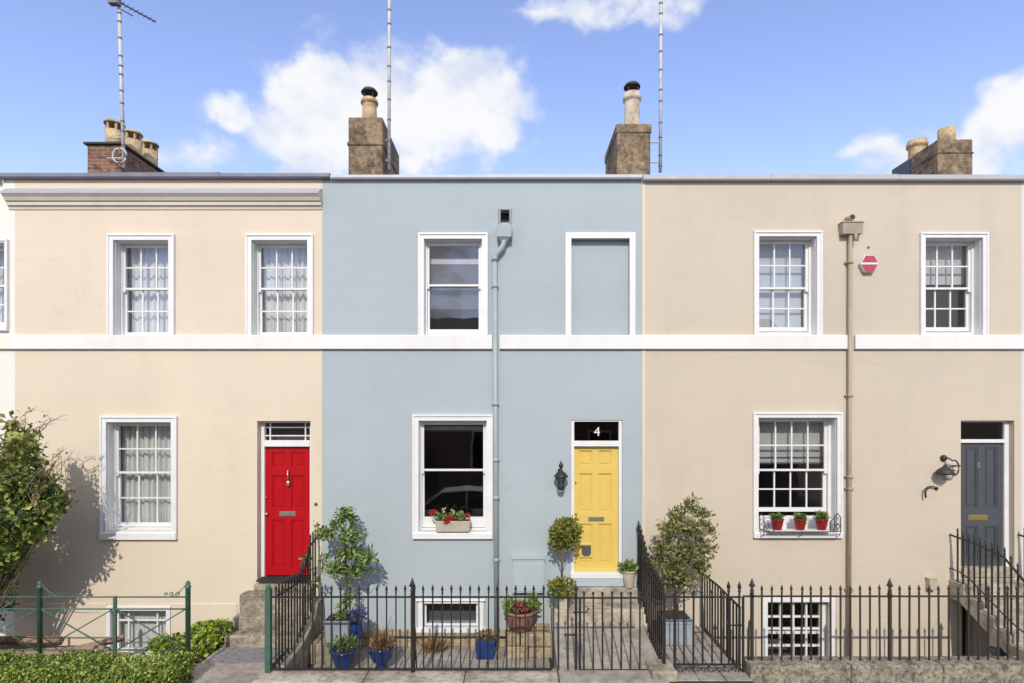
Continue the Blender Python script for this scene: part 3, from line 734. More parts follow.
hp.build('rainwater_hopper', M['pipeblue'], dpo, bevel=0.004)
# yellow door set
yB = 0.06
fr = MB(); x0, x1 = db[0], db[1]
zl0, zl1 = Z(571.2, yB), Z(446.5, yB)
fr.box(x0 + 0.003, x0 + 0.058, 0.015, 0.15, db[2], db[3] - 0.003); fr.box(x1 - 0.058, x1 - 0.003, 0.015, 0.15, db[2], db[3] - 0.003)
fr.box(x0 + 0.058, x1 - 0.058, 0.016, 0.149, db[3] - 0.03, db[3] - 0.004); fr.box(x0 + 0.058, x1 - 0.058, 0.0, 0.148, zl1 + 0.004, Z(440.7, yB))
fr.build('door_frame', M['white'], B, bevel=0.004)
MB().box(x0 - 0.01, x1 + 0.01, -0.055, 0.14, Z(578.5, -.05), zl0 - 0.004).build('door_sill', M['white'], B, bevel=0.006)
fan = MB().box(x0 + 0.058, x1 - 0.058, yB + 0.0, yB + 0.006, Z(440.7, yB) - 0.003, db[3] - 0.028).build('fanlight', M['darkglass'], B)
def text_mesh(s, size, cx, y, cz, mat, parent, name, ext=0.006):
    cu = bpy.data.curves.new(name, 'FONT'); cu.body = s; cu.size = size; cu.extrude = ext / 2; cu.align_x = 'CENTER'; cu.align_y = 'CENTER'
    t = bpy.data.objects.new(name + '_src', cu); C.objects.link(t)
    dg = bpy.context.evaluated_depsgraph_get(); me = bpy.data.meshes.new_from_object(t.evaluated_get(dg))
    bpy.data.objects.remove(t)
    for v in me.vertices:
        x, yy, z = v.co; v.co = (x, -z, yy)
    me.materials.clear(); me.materials.append(mat)
    o = bpy.data.objects.new(name, me); C.objects.link(o); o.parent = parent; o.location = Vector((cx, y, cz)) - origin(parent); ORG[o.name] = Vector((cx, y, cz))
    return o
text_mesh('4', 0.23, X(597, yB), yB - 0.006, Z(432, yB), M['alarmwhite'], fan, 'house_number')
lx0, lx1 = x0 + 0.061, x1 - 0.061; lw = lx1 - lx0
pans = [pr(.115, .42, 450.5, 466, yB), pr(.55, .86, 450.5, 466, yB), pr(.115, .42, 473.5, 512.5, yB), pr(.55, .86, 473.5, 512.5, yB), pr(.115, .42, 524, 563.5, yB), pr(.55, .86, 524, 563.5, yB)]
yd_ = panel_door(B, lx0, lx1, zl0, zl1, yB + 0.02, M['yellow'], pans, 0.014)
yf = yB + 0.02
letterbox(yd_, 596.2, 518.8, 0.28, 0.08, M['chrome'], yf)
knob(yd_, 575.8, 513.5, 0.022, M['brass'], yf); knob(yd_, 575.6, 482, 0.016, M['brass'], yf, 'lock')
cf = MB(); cx, cz = X(586.2, yf), Z(550.2, yf)
cf.box(cx - 0.125, cx + 0.125, yf - 0.012, yf + 0.02, cz - 0.13, cz + 0.12)
flap = cf.build('cat_flap', M['yellow'], yd_, bevel=0.006)
MB().prism([(cx - 0.082, cz + 0.09), (cx + 0.082, cz + 0.09), (cx + 0.082, cz - 0.05), (cx + 0.05, cz - 0.10), (cx - 0.05, cz - 0.10), (cx - 0.082, cz - 0.05)], 'y', yf - 0.02, yf - 0.0125).build('cat_flap_cover', M['flapgrey'], yd_)
# painted meter cupboard on the wall
mc = MB(); mx0, mx1, mz0, mz1 = X(512.5, -.05), X(544.5, -.05), Z(592, -.05), Z(558.5, -.05)
mc.box(mx0, mx1, -0.11, 0.0, mz0, mz1); mc.box(mx0 + 0.03, mx1 - 0.03, -0.118, -0.11, mz0 + 0.03, mz1 - 0.08); mc.box(mx0 - 0.01, mx1 + 0.01, -0.13, -0.0, mz1, mz1 + 0.035)
tag(mc.build('meter_cupboard', M['bluepaint'], bevel=0.005), 'flat pale blue painted meter cupboard fixed low on the blue wall', 'meter box')

# ------------------------------------------------------------------ beige house
RA, RB = BB, X(1021.5)
Hs = thing('terraced_house', 'beige rendered terraced house with a slate grey front door', 'house', ((RA + RB) / 2, 0, -0.3))
r1 = (X(758.2), X(816.3)); r2 = (X(924.2), X(981.8)); rg = (X(757.6), X(836.6)); dr = (X(960.8), X(1014.3), Z(577), Z(420.5))
rb = (X(767), X(829), -1.0, Z(601.5)); ud = (X(962), X(976.5), -1.1, Z(603))
zt1, zt2 = Z(236.5), Z(238)
facade(Hs, RA, RB, M['beige'], [(r1[0], r1[1], STR1 - 0.02, zt1), (r2[0], r2[1], STR1 - 0.02, zt2), (rg[0], rg[1], Z(531), Z(417.5)), dr, rb, ud])
string_course(Hs, RA, RB, M['string'], [(X(848.2), X(853.6))])
house_shell(Hs, RA, RB, ZP, 0.55)
coping(Hs, X(642), X(1023), M['greylead'], Z(173.2, -.09), 0.115, 0.09)
MB().box(RA + 0.003, RA + 0.055, -0.009, 0.01, -0.1, STR0 - 0.002).box(RA + 0.003, RA + 0.055, -0.009, 0.01, STR1 + 0.002, ZP - 0.11).build('edge_strip', M['cream'], Hs)
sash_window(Hs, r1[0], r1[1], STR1 - 0.02, zt1, Z(288.4, .2), 3, 2, box=0.035, stile=0.055, arch=0.085, dress=[('paleblind', STR1, zt1 + .02)], gap=0.10)
sash_window(Hs, r2[0], r2[1], STR1 - 0.02, zt2, Z(288.6, .2), 3, 2, box=0.035, stile=0.055, arch=0.085, dress=[('paleblind', Z(284, .3), zt2 + .02)], gap=0.10)
sash_window(Hs, rg[0], rg[1], Z(531), Z(417.5), Z(470, .2), 4, 2, box=0.05, stile=0.06, arch=0.085, sill=0.115, dress=[('whiteblind', Z(464, .35), Z(416, .35))], gap=0.27)
# basement window, many bars
w_ = MB(); a, b, c, d_ = rb
w_.box(a - 0.09, a + 0.003, -0.03, 0.02, c, d_ + 0.07); w_.box(b - 0.003, b + 0.09, -0.03, 0.02, c, d_ + 0.07); w_.box(a + 0.003, b - 0.003, -0.03, 0.02, d_ - 0.003, d_ + 0.07)
w_.box(a + 0.003, a + 0.06, 0.1, 0.17, c, d_ - 0.003); w_.box(b - 0.11, b - 0.003, 0.1, 0.17, c, d_ - 0.003); w_.box(a + 0.06, b - 0.11, 0.101, 0.169, d_ - 0.06, d_ - 0.003); w_.box(a + 0.06, b - 0.11, 0.101, 0.169, c, c + 0.08)
for i in (1, 2, 3):
    q = a + 0.06 + (b - a - 0.17) * i / 4; w_.box(q - 0.016, q + 0.016, 0.105, 0.165, c + 0.08, d_ - 0.06)
for py, t in ((617, .016), (629, .016), (633, .02), (646, .016), (658, .016)): w_.box(a + 0.06, b - 0.11, 0.107, 0.163, Z(py, .1) - t, Z(py, .1) + t)
bw3 = w_.build('basement_window', M['white'], Hs, bevel=0.003)
MB().box(a + 0.055, b - 0.105, 0.133, 0.137, c + 0.07, d_ - 0.055).build('pane', M['glass'], bw3)
# downpipe
dp = MB(); px = 850.4; yq = -0.075
dp.tube([(X(px, yq), yq, Z(234, yq)), (X(849.0, yq), yq, -0.95)], 0.032, 12)
for py in (262, 395.5, 477, 489, 590):
    dp.tube([(X(px, yq), yq, Z(py, yq) - 0.03), (X(px - .3, yq), yq, Z(py, yq) + 0.03)], 0.043, 12)
    dp.box(X(px, yq) - 0.07, X(px, yq) + 0.07, -0.05, 0.0, Z(py, yq) - 0.011, Z(py, yq) + 0.011)
dpo = dp.build('downpipe', M['pipebeige'], Hs)
y_h = -0.14
hp = MB(); taper(hp, X(843, y_h), X(863.7, y_h), y_h, -0.003, Z(233.5, y_h), Z(222.5, y_h), 0.96, 0.92)
hp.box(X(842.4, y_h), X(864.2, y_h), y_h - 0.012, -0.002, Z(222.4, y_h), Z(221, y_h))
hp.tube([(X(855.6, -.12), -0.12, Z(234, -.12)), (X(855.6, -.12), -0.12, Z(240, -.12))], 0.03, 10)
hp.build('rainwater_hopper', M['pipebeige'], dpo, bevel=0.004)
oz = Z(218.2, -.1)
MB().tube([(X(850.4, -.1), -0.16, oz), (X(850.4, -.1), 0.02, oz)], 0.055, 14).build('overflow_pipe', M['pipebeige'], dpo)
MB().tube([(X(850.4, -.1), -0.163, oz), (X(850.4, -.1), -0.1605, oz)], 0.042, 14).build('pipe_mouth_shade', M['soot_and_voids'], dpo)  # black disc painted as the shaded hollow of the pipe
# grey door set
yR = 0.12
fr = MB(); x0, x1 = dr[0], dr[1]
zl0, zl1 = Z(566, yR), Z(443, yR)
fr.box(x0 + 0.003, x0 + 0.075, yR - 0.02, yR + 0.09, dr[2], dr[3] - 0.003); fr.box(x1 - 0.085, x1 - 0.003, yR - 0.02, yR + 0.09, dr[2], dr[3] - 0.003)
fr.box(x0 + 0.075, x1 - 0.085, yR - 0.019, yR + 0.089, dr[3] - 0.03, dr[3] - 0.004); fr.box(x0 + 0.075, x1 - 0.085, yR - 0.03, yR + 0.088, zl1 + 0.004, Z(439.3, yR))
fr.build('door_frame', M['white'], Hs, bevel=0.004)
MB().box(x0 + 0.075, x1 - 0.085, yR + 0.02, yR + 0.026, Z(439.3, yR) - 0.003, dr[3] - 0.028).build('fanlight', M['darkglass'], Hs)
lx0, lx1 = x0 + 0.078, x1 - 0.088; lw = lx1 - lx0
pans = [pr(.12, .43, 447, 508.5, yR), pr(.57, .88, 447, 508.5, yR), pr(.12, .43, 526, 560, yR), pr(.57, .88, 526, 560, yR)]
gd = panel_door(Hs, lx0, lx1, zl0, zl1, yR + 0.02, M['slateblue'], pans, 0.03)
yf = yR + 0.02
letterbox(gd, 977.5, 517.5, 0.34, 0.10, M['brass'], yf)
text_mesh('5', 0.13, X(978.3, yf), yf - 0.006, Z(465.5, yf), M['chrome'], gd, 'door_number')
MB().box(x0 + 0.003, x1 - 0.003, -0.04, yR + 0.1, Z(577), zl0 - 0.004).build('door_sill', M['kerb'], Hs, bevel=0.006)
MB().box(ud[0] + 0.003, ud[1] - 0.003, 0.25, 0.3, -1.1, ud[3]).build('doorway_shade', M['soot_and_voids'], Hs)  # dark panel standing in for the shade of the open doorway, no door leaf

# ------------------------------------------------------------------ neighbours at the picture's edges
N1 = thing('terraced_house', 'ivory white rendered house at the left edge beyond the cream one', 'house', ((X(-320) + XA) / 2, 0, -0.3))
nw = (X(-57), X(6.0))
facade(N1, X(-320), XA, M['ivory'], [(nw[0], nw[1], Z(326), Z(243))])
string_course(N1, X(-320), XA, M['offstring'])
house_shell(N1, X(-320), XA, ZP, 0.5)
coping(N1, X(-320), X(2.5), M['palelead'], Z(176.5, -.09), 0.085, 0.09)
sash_window(N1, nw[0], nw[1], Z(326), Z(243), Z(286, .2), 3, 2, arch=0.055, sill=0.09, dress=[('net', Z(326), Z(240))])
N2 = thing('terraced_house', 'pale grey rendered house just showing at the right edge', 'house', (X(1180), 0, -0.3))
n2w = [(X(1075), X(1132), STR1 - 0.01, Z(238)), (X(1225), X(1282), STR1 - 0.01, Z(238)), (X(1090), X(1165), Z(531), Z(418))]
facade(N2, RB, X(1340), M['palegrey'], n2w)
sash_window(N2, *n2w[0], Z(289, .2), 3, 2, dress=[('net', STR1, Z(237))], arch=0.09)
sash_window(N2, *n2w[1], Z(289, .2), 3, 2, dress=[('net', STR1, Z(237))], arch=0.09)
sash_window(N2, *n2w[2], Z(470, .2), 3, 2, dress=[('net', Z(531), Z(417))], arch=0.09, sill=0.12)
string_course(N2, RB, X(1340), M['string'])
house_shell(N2, RB, X(1340), ZP, 0.5)
coping(N2, X(1023), X(1340), M['greylead'], Z(173.2, -.09), 0.115, 0.09)

# ------------------------------------------------------------------ chimneys (parts of the houses) and aerials
def chimney(h, px0, px1, pyt, y0, length, mat, bands, name='chimney_stack', slope=0.0):
    s = MB(); x0, x1 = X(px0, y0 - D + D), X(px1, y0)
    x0 = (px0 - 512) * (D + y0) / F; x1 = (px1 - 512) * (D + y0) / F
    zt = Z(pyt, y0)
    s.box(x0, x1, y0, y0 + length, 6.9, zt)
    for pyb, pt, over in bands:
        s.box(x0 - over, x1 + over, y0 - over, y0 + length + over, Z(pyb, y0), Z(pyb, y0) + pt)
    return s.build(name, mat, h, bevel=0.015), x0, x1, zt
Y0 = 1.7
ch, cx0, cx1, czt = chimney(L, 87, 121.5, 145, Y0, 2.3, M['brick'], [])
MB().box(cx0 - 0.05, cx1 + 0.05, Y0 - 0.05, Y0 + 2.35, czt + 0.001, czt + 0.05).build('chimney_cap', M['soot_and_voids'], ch, bevel=0.01)
def pot(stack, cx, cy, z, r, h, mat, rim=True, cowl=None):
    p = MB()
    prof = [(r * 1.06, 0), (r, 0.05), (r * 0.94, h * 0.75), (r * 0.98, h * 0.80), (r * 1.16, h * 0.82), (r * 1.18, h * 0.90), (r * 1.05, h * 0.93), (r * 1.02, h), (r * 0.8, h), (r * 0.78, h * 0.7)]
    if not rim: prof = [(r * 1.03, 0), (r, h * 0.5), (r, h), (r * 0.84, h), (r * 0.82, h * 0.6)]
    p.lathe((cx, cy, z), prof, 24)
    o = p.build('chimney_pot', mat, stack)
    if cowl:
        c = MB()
        for i in range(4):
            a = PI / 4 + i * PI / 2
            c.tube([(cx + r * .8 * math.cos(a), cy + r * .8 * math.sin(a), z + h - 0.02), (cx + r * .8 * math.cos(a), cy + r * .8 * math.sin(a), z + h + 0.14)], 0.012, 6)
        c.lathe((cx, cy, z + h + 0.13), [(cowl * 0.98, 0.0), (cowl, 0.02), (cowl * 0.8, 0.07), (cowl * 0.3, 0.11), (0.01, 0.12)], 24)
        c.build('chimney_cowl', M['soot_and_voids'], stack)
    return o
def cowled(stack, cx, cy, z, r, h):
    pot(stack, cx, cy, z, r, h, M['pot_buff'], False)
    c = MB()
    for i in range(6):
        a = i * PI / 3 + 0.3
        c.box(cx + r * .88 * math.cos(a) - 0.02, cx + r * .88 * math.cos(a) + 0.02, cy + r * .88 * math.sin(a) - 0.02, cy + r * .88 * math.sin(a) + 0.02, z + h - 0.01, z + h + 0.15)
    c.lathe((cx, cy, z + h + 0.14), [(r * 1.14, 0), (r * 1.16, 0.025), (r * 1.0, 0.06), (r * 0.3, 0.085), (0.01, 0.09)], 20)
    c.build('chimney_cowl', M['pot_buff'], stack)
for px, yy, hh in ((114.5, 2.1, 0.42), (133, 2.75, 0.53), (149.5, 3.4, 0.60)):
    cowled(ch, X(px, yy), yy, czt + 0.05, 0.17, hh)
ch2, a, b, z = chimney(B, 348.3, 382.5, 117, Y0, 1.75, M['chimstone'], [(145.5, 0.07, 0.025)])
pot(ch2, X(369.5, 2.0), 2.0, z, 0.155, 0.52, M['pot_buff'], True, 0.175)
# haunch behind the stack, lower shoulder
MB().box(a + 0.05, b - 0.02, Y0 + 1.752, Y0 + 2.2, 6.9, z - 0.5).build('chimney_shoulder', M['chimstone'], B, bevel=0.02)
ch3, a, b, z = chimney(Hs, 617, 650.5, 123.5, Y0, 1.45, M['chimstone'], [(133, 0.18, 0.02)])
pot(ch3, X(632, 2.05), 2.05, z, 0.165, 0.80, M['pot_cream'], True, 0.175)
ch4, a, b, z = chimney(Hs, 938, 973, 139, Y0, 0.8, M['chimstone'], [(153.5, 0.03, 0.02)])
MB().box(a + 0.012, b - 0.012, Y0 + 0.83, Y0 + 1.45, 6.9, z - 0.012).build('chimney_shoulder', M['darklead'], Hs, bevel=0.01)
pot(ch4, X(946.5, 2.1), 2.1, z, 0.16, 0.40, M['pot_buff'], False)
MB().box(X(911, 3.6), X(923, 3.6), 3.35, 3.85, 6.9, 9.3).build('chimney_base', M['chimstone'], Hs)
pot(ch4, X(917, 3.6), 3.6, 9.3, 0.19, 0.84, M['pot_buff'], True)

def aerial(label, pxb, pyb, pxt, pyt, y, boom, side=1, out=False):
    zb, zt = Z(pyb, y), Z(pyt, y); xb, xt = X(pxb, y), X(pxt, y)
    o = thing('television_aerial', label, 'aerial', (xb, y, zb), 'television aerials on the roofs')
    MB().tube([(xb, y, zb), ((xb + xt) / 2, y, (zb + zt) / 2), (xt, y, zt)], 0.034, 10).build('mast', M['galv'], o)
    r = random.Random(int(pxb)); t = 0.03; first = None
    while t < 0.99:
        x = xb + (xt - xb) * t; z = zb + (zt - zb) * t
        if first is None: first = MB().tube([(x, y, z - 0.015), (x, y, z + 0.015)], 0.041, 10).build('clamp_band', M['alu'], o, loc=(x, y, z))
        else: copy_part(first, o, (x, y, z))
        t += r.uniform(0.05, 0.11)
    d = Vector(boom); p0 = Vector((xt, y, zt)) - d * 0.12; p1 = Vector((xt, y, zt)) + d
    bo = MB().tube([p0, p1], 0.017, 8); perp = Vector((-d.y, d.x, 0)).normalized()
    bo.tube([p0 + Vector((0, 0, -0.13)) + d * .16, p0 + d * 0.5 + Vector((0, 0, -0.13))], 0.011, 6)
    for i in range(9):
        q = p0 + (p1 - p0) * ((i + 0.6) / 9); ln = 0.10 - 0.004 * i
        bo.tube([q - perp * ln, q + perp * ln], 0.006, 5)
    for s in (-1, 1):
        bo.tube([p0 + Vector((0, 0, s * 0.02)) - perp * 0.16, p0 + Vector((0, 0, s * 0.16)) - perp * 0.16], 0.008, 5)
    bo.box(p0.x - 0.1, p0.x + 0.1, p0.y - 0.06, p0.y + 0.06, p0.z - 0.1, p0.z + 0.12)
    bo.build('antenna', M['alu'], o)
    br = MB(); br.tube([(xb - 0.35 * side, y, zb + 0.2), (xb + 0.03, y, zb + 0.2)], 0.015, 6); br.tube([(xb - 0.35 * side, y, zb + 0.62), (xb + 0.03, y, zb + 0.62)], 0.015, 6)
    br.build('bracket', M['galv'], o)
    return o
A1 = aerial('tall banded aerial mast with its antenna in view above the brick chimney', 124, 168, 119, 2, 1.62, (0.36, 0.62, 0.02))
lp = MB(); cx, cz = X(119.5, 1.6), Z(155.5, 1.6)
lp.tube([(cx + 0.14 * math.cos(t * PI / 9), 1.60, cz + 0.15 * math.sin(t * PI / 9)) for t in range(18)], 0.016, 6).build('cable_loop', M['galv'], A1)
aerial('straight banded aerial mast beside the stone chimney above the left end of the blue house', 389, 170, 389.5, -70, 1.95, (-0.7, 0.5, 0.02))
aerial('straight banded aerial mast rising above the joint between the blue and beige houses', 660.3, 172, 661, -30, 1.95, (-0.35, -0.55, -0.02))

# ------------------------------------------------------------------ wall fittings
def lantern(label, px, py, y0, s, lit_side):
    x, z = X(px), Z(py)
    o = thing('wall_lantern', label, 'wall lamp', (x, 0, z))
    b = MB(); b.lathe((x, 0, z), [(0.001, 0)], 3, False)
    b = MB()
    b.tube([(x, 0.0, z + 0.02), (x, -0.03, z + 0.02)], 0.045 * s, 14)
    arm = [(x, -0.03, z + 0.02), (x, -0.12, z - 0.02), (x, -0.18, z + 0.06), (x, -0.19, z + 0.15), (x, -0.15, z + 0.2), (x, -0.14, z + 0.17)]
    b.tube(arm, 0.011, 7); b.build('bracket', M['iron'], o)
    c = (x, -0.17, z)
    MB().lathe((c[0], c[1], z - 0.27), [(0.05, 0.0), (0.085, 0.12), (0.09, 0.2)], 6).build('lantern_glass', M['lampglass'], o)
    cg = MB()
    for i in range(6):
        a = i * PI / 3
        cg.tube([(c[0] + .052 * math.cos(a), c[1] + .052 * math.sin(a), z - 0.27), (c[0] + .092 * math.cos(a), c[1] + .092 * math.sin(a), z - 0.07)], 0.007, 5)
    cg.lathe((c[0], c[1], z - 0.07), [(0.125, 0), (0.12, 0.02), (0.075, 0.075), (0.03, 0.10), (0.018, 0.15), (0.038, 0.18), (0.04, 0.21), (0.02, 0.24), (0.004, 0.26)], 16)
    cg.lathe((c[0], c[1], z - 0.3), [(0.02, 0), (0.055, 0.02), (0.055, 0.035)], 12)
    cg.build('lantern_cage', M['iron'], o)
    return o
LN = lantern('black lantern on the blue wall beside the yellow door', 560.2, 472, 0, 1.0, 0)
# goose-neck lamp of the beige house
x, z = X(943), Z(458)
o = thing('wall_lantern', 'dark swan neck lamp with a round shade beside the grey door', 'wall lamp', (x, 0, z))
MB().tube([(x, 0, z), (x, -0.03, z)], 0.055, 14).sphere((x, -0.04, z), 0.045, (1, .6, 1), 12, 8).build('wall_plate', M['bronzeiron'], o)
ap = [(x, -0.03, z), (x + 0.01, -0.10, z + 0.01)]
for t in range(0, 14):
    a = PI * 0.62 - t * PI * 1.55 / 13
    ap.append((x + 0.07 + 0.03 + 0.075 * math.cos(a), -0.13, z - 0.16 + 0.13 * math.sin(a)))
MB().tube(ap, 0.013, 8).tube([(x + 0.13, -.13, z - .13), (x - 0.05, -.17, z - .15)], 0.012, 8).tube([(x + .06, -.13, z - .12), (x + .22, -.13, z - .125)], 0.01, 6).build('swan_neck', M['bronzeiron'], o)
c = (x - 0.075, -0.15, z - 0.30)
MB().lathe(c, [(0.135, 0.03), (0.14, 0.05), (0.12, 0.10), (0.06, 0.145), (0.03, 0.17), (0.02, 0.2)], 22).build('lamp_shade', M['bronzeiron'], o)
MB().lathe((c[0] + .01, c[1], c[2] - 0.085), [(0.012, 0), (0.055, 0.025), (0.065, 0.06), (0.055, 0.10), (0.05, 0.115)], 16).build('lamp_glass', M['lampglass'], o)
# hanging-basket bracket
x, z = X(936.0), Z(488.5)
hb_ = MB().tube([(x, 0, z), (x, -0.02, z)], 0.03, 10)
hb_.tube([(x, -0.02, z), (x - 0.09, -0.05, z + 0.045), (x - 0.19, -0.07, z + 0.04), (x - 0.24, -0.08, z + 0.0)], 0.012, 7).tube([(x - .235, -.08, z + .015), (x - .245, -.08, z - .08), (x - .235, -.075, z - .15)], 0.016, 7).tube([(x - .12, -.05, z + .04), (x - .24, -.07, z - .03)], 0.008, 6)
tag(hb_.build('hanging_bracket', M['bronzeiron']), 'small dark iron bracket on the beige wall below left of the lamp', 'bracket')
# alarm box
ax, az = X(870.2, -.1), Z(263.2, -.1)
o = thing('alarm_box', 'hexagonal red and white burglar alarm box high on the beige wall', 'alarm box', (ax, 0, az))
def hexa(r, sx=1.0): return [(ax + r * sx * math.cos(i * PI / 3), az + r * math.sin(i * PI / 3) * 1.08) for i in range(6)]
MB().prism(hexa(0.155), 'y', -0.085, 0.0).build('casing', M['alarmwhite'], o, bevel=0.012, seg=2)
h2 = hexa(0.125)
MB().prism([(ax + .136, az + .022), (ax + 0.072, az + .135), (ax - .072, az + .135), (ax - .136, az + .022)], 'y', -0.092, -0.0852).prism([(ax - .136, az - .018), (ax - .072, az - .135), (ax + .072, az - .135), (ax + .136, az - .018)], 'y', -0.092, -0.0852).build('red_cover', M['alarmred'], o)
MB().sphere((X(868.3), -0.01, Z(247.5)), 0.02, (1, .6, 1), 8, 6).build('fixing', M['flapgrey'], o)
# small vent box low on beige wall
tag(MB().box(X(929.5, -.1), X(937, -.1), -0.11, 0.0, Z(590, -.1), Z(579.5, -.1)).box(X(929.0, -.1), X(937.6, -.1), -0.12, -0.001, Z(579.4, -.1), Z(578.4, -.1)).build('vent_box', M['trough'], bevel=0.006), 'small cream vent box low on the beige wall near the grey door steps', 'vent box')

# ------------------------------------------------------------------ steps and low walls
st = MB()
for (y0, y1, z0, z1) in ((-0.27, 0.0, -0.4, 0.53), (-0.51, -0.2702, -0.4, 0.235), (-0.78, -0.5102, -0.4, 0.02)):
    st.box(-4.66, -3.46, y0, y1, z0, z1)
st.box(-4.50, -3.46, -0.085, -0.001, 0.531, 0.655)
tag(st.build('front_steps', M['stone'], bevel=0.022, seg=2), 'worn grey stone steps up to the red door', 'steps')
tag(MB().box(-4.60, -3.66, -1.36, -0.86, -0.149, -0.13).build('doormat', M['mat'], bevel=0.006), 'large grey mat on the path at the foot of the red door steps', 'doormat')
# side wall between steps and courtyard
sw = MB(); sw.prism([(0.0, -0.6), (0.0, 0.42), (-0.32, 0.42), (-0.40, 0.25), (-0.95, -0.0), (-1.68, -0.06), (-1.68, -0.6)], 'x', -3.455, -3.30)
tag(sw.build('side_wall', M['stone'], bevel=0.015), 'low sloping stone wall between the red door steps and the blue courtyard', 'wall')
# fence kerb of blue courtyard
kb = MB(); x = -3.62
for w in (1.55, 1.40, 1.33):
    kb.box(x + 0.004, x + w - 0.004, -2.12, -1.655, -0.6, -0.095 + rng.uniform(-.006, .006)); x += w
structure(kb.build('kerb_stone', M['kerb'], bevel=0.02, seg=2))
# yellow door steps
ys_ = MB()
ys_.box(0.96, 2.30 - 0.12, -0.13, -0.001, 0.0, 0.60)
ys_.box(0.67, 2.18, -0.55, -0.1302, 0.0, 0.365)
tag(ys_.build('front_steps', M['kerb'], bevel=0.02, seg=2), 'pale stone steps up to the yellow door', 'steps')
MB().box(db[0] - 0.0, db[1] + 0.02, -0.045, 0.0, 0.605, Z(578.6, -.05)).build('plinth', M['bluestep'], B, bevel=0.006)
# stone ledge left of the steps, with rubble face
lg = MB()
for (xa, xb, za, zb_) in ((-0.10, 0.27, -0.46, -0.25), (0.275, 0.66, -0.46, -0.27), (-0.10, 0.14, -0.245, -0.05), (0.145, 0.66, -0.262, -0.045)):
    lg.box(xa, xb - 0.006, -0.52 + rng.uniform(-.015, .015), -0.001, za, zb_)
tag(lg.build('stone_ledge', M['rubble'], bevel=0.025, seg=2), 'golden stone block ledge under the terracotta bowl beside the yellow door steps', 'ledge')
lg2 = MB().box(-3.28, -2.62, -0.74, -0.03, -0.46, -0.13)
tag(lg2.build('stone_ledge', M['stone'], bevel=0.02, seg=2), 'low grey stone ledge under the rectangular trough in the blue courtyard', 'ledge')
# gate pier and right front wall
tag(MB().box(1.955, 2.31, -2.06, -1.62, -0.5, 0.02).build('gate_pier', M['kerb'], bevel=0.025, seg=2), 'low stone block pier between the two iron gates', 'pier')
rw = MB(); x = 3.36
for w in (1.42, 1.30, 1.5, 1.35, 1.5, 1.6):
    rw.box(x + 0.003, x + w - 0.003, -1.98, -1.64, -1.2, 0.075 + rng.uniform(-.006, .006)); x += w
tag(rw.build('front_wall', M['wallstone'], bevel=0.025, seg=2), 'low lichen stained stone wall carrying the right railing', 'wall')
tag(MB().box(3.30, 3.358, -1.64, -0.001, -1.2, -0.085).build('retaining_wall', M['stone'], bevel=0.008), 'narrow stone edge between the right yard and the sunken area', 'wall')
# steps to the grey door: a flying stone flight over the area
poly = [(0.0, 0.72), (-0.34, 0.72), (-0.34, 0.55), (-0.64, 0.55), (-0.64, 0.39), (-0.94, 0.39), (-0.94, 0.23), (-1.24, 0.23), (-1.24, 0.08), (-1.635, 0.08), (-1.635, -0.22), (-1.25, -0.16), (-0.25, 0.38), (0.0, 0.40)]
tag(MB().prism(poly, 'x', 7.66, 9.6).build('front_steps', M['kerb'], bevel=0.012), 'flight of stone steps bridging the sunken area to the grey door', 'steps')
tag(MB().box(7.70, 7.86, -0.98, -0.80, -1.1, 0.06).build('step_pier', M['trough'], bevel=0.012), 'pale pier holding up the grey door steps', 'pier')

# ------------------------------------------------------------------ iron railings
YF = -1.8
def spear(mb, x, y, z, s=1.0):
    mb.lathe((x, y, z), [(0.010 * s, 0.0), (0.017 * s, 0.008 * s), (0.017 * s, 0.016 * s), (0.009 * s, 0.024 * s), (0.021 * s, 0.05 * s), (0.016 * s, 0.075 * s), (0.004, 0.112 * s)], 8)
def bar_mesh(x, y, z0, z1, r, tip=1.0, ball=False):
    m = MB(); m.box(x - r, x + r, y - r, y + r, z0, z1)
    if ball: m.sphere((x, y, z1 + 0.014), 0.022, (1, 1, 1), 8, 6)
    elif tip: spear(m, x, y, z1 - 0.002, tip)
    return m
def bars(o, xs, y, z0, z1, r, mat, tip=1.0, ball=False, name='bar'):
    first = None
    for x in xs:
        if first is None:
            first = bar_mesh(x, y, z0, z1, r, tip, ball).build(name, mat, o, loc=(x, y, z0))
        else:
            c = copy_part(first, o, (x, y, z0 + rng.uniform(-.004, .004))); c.rotation_euler = (rng.gauss(0, .006), rng.gauss(0, .005), rng.uniform(-.15, .15))
def rail(o, x0, x1, y, z, mat, name='rail', w=0.019, h=0.009):
    return MB().box(x0, x1, y - w, y + w, z - h, z + h).build(name, mat, o)
def post(o, x, y, z0, z1, mat, r=0.02, s=1.8):
    m = MB(); m.box(x - r, x + r, y - r, y + r, z0, z1); m.box(x - r - .006, x + r + .006, y - r - .006, y + r + .006, z1 - 0.06, z1 - 0.035)
    spear(m, x, y, z1 - 0.003, s)
    m.box(x - 0.05 * s * .5, x + 0.05 * s * .5, y - 0.012, y + 0.012, z1 + 0.075, z1 + 0.095)
    return m.build('post', mat, o)
zr, zs, zlo = Z(597, YF), Z(594, YF), Z(669, YF)
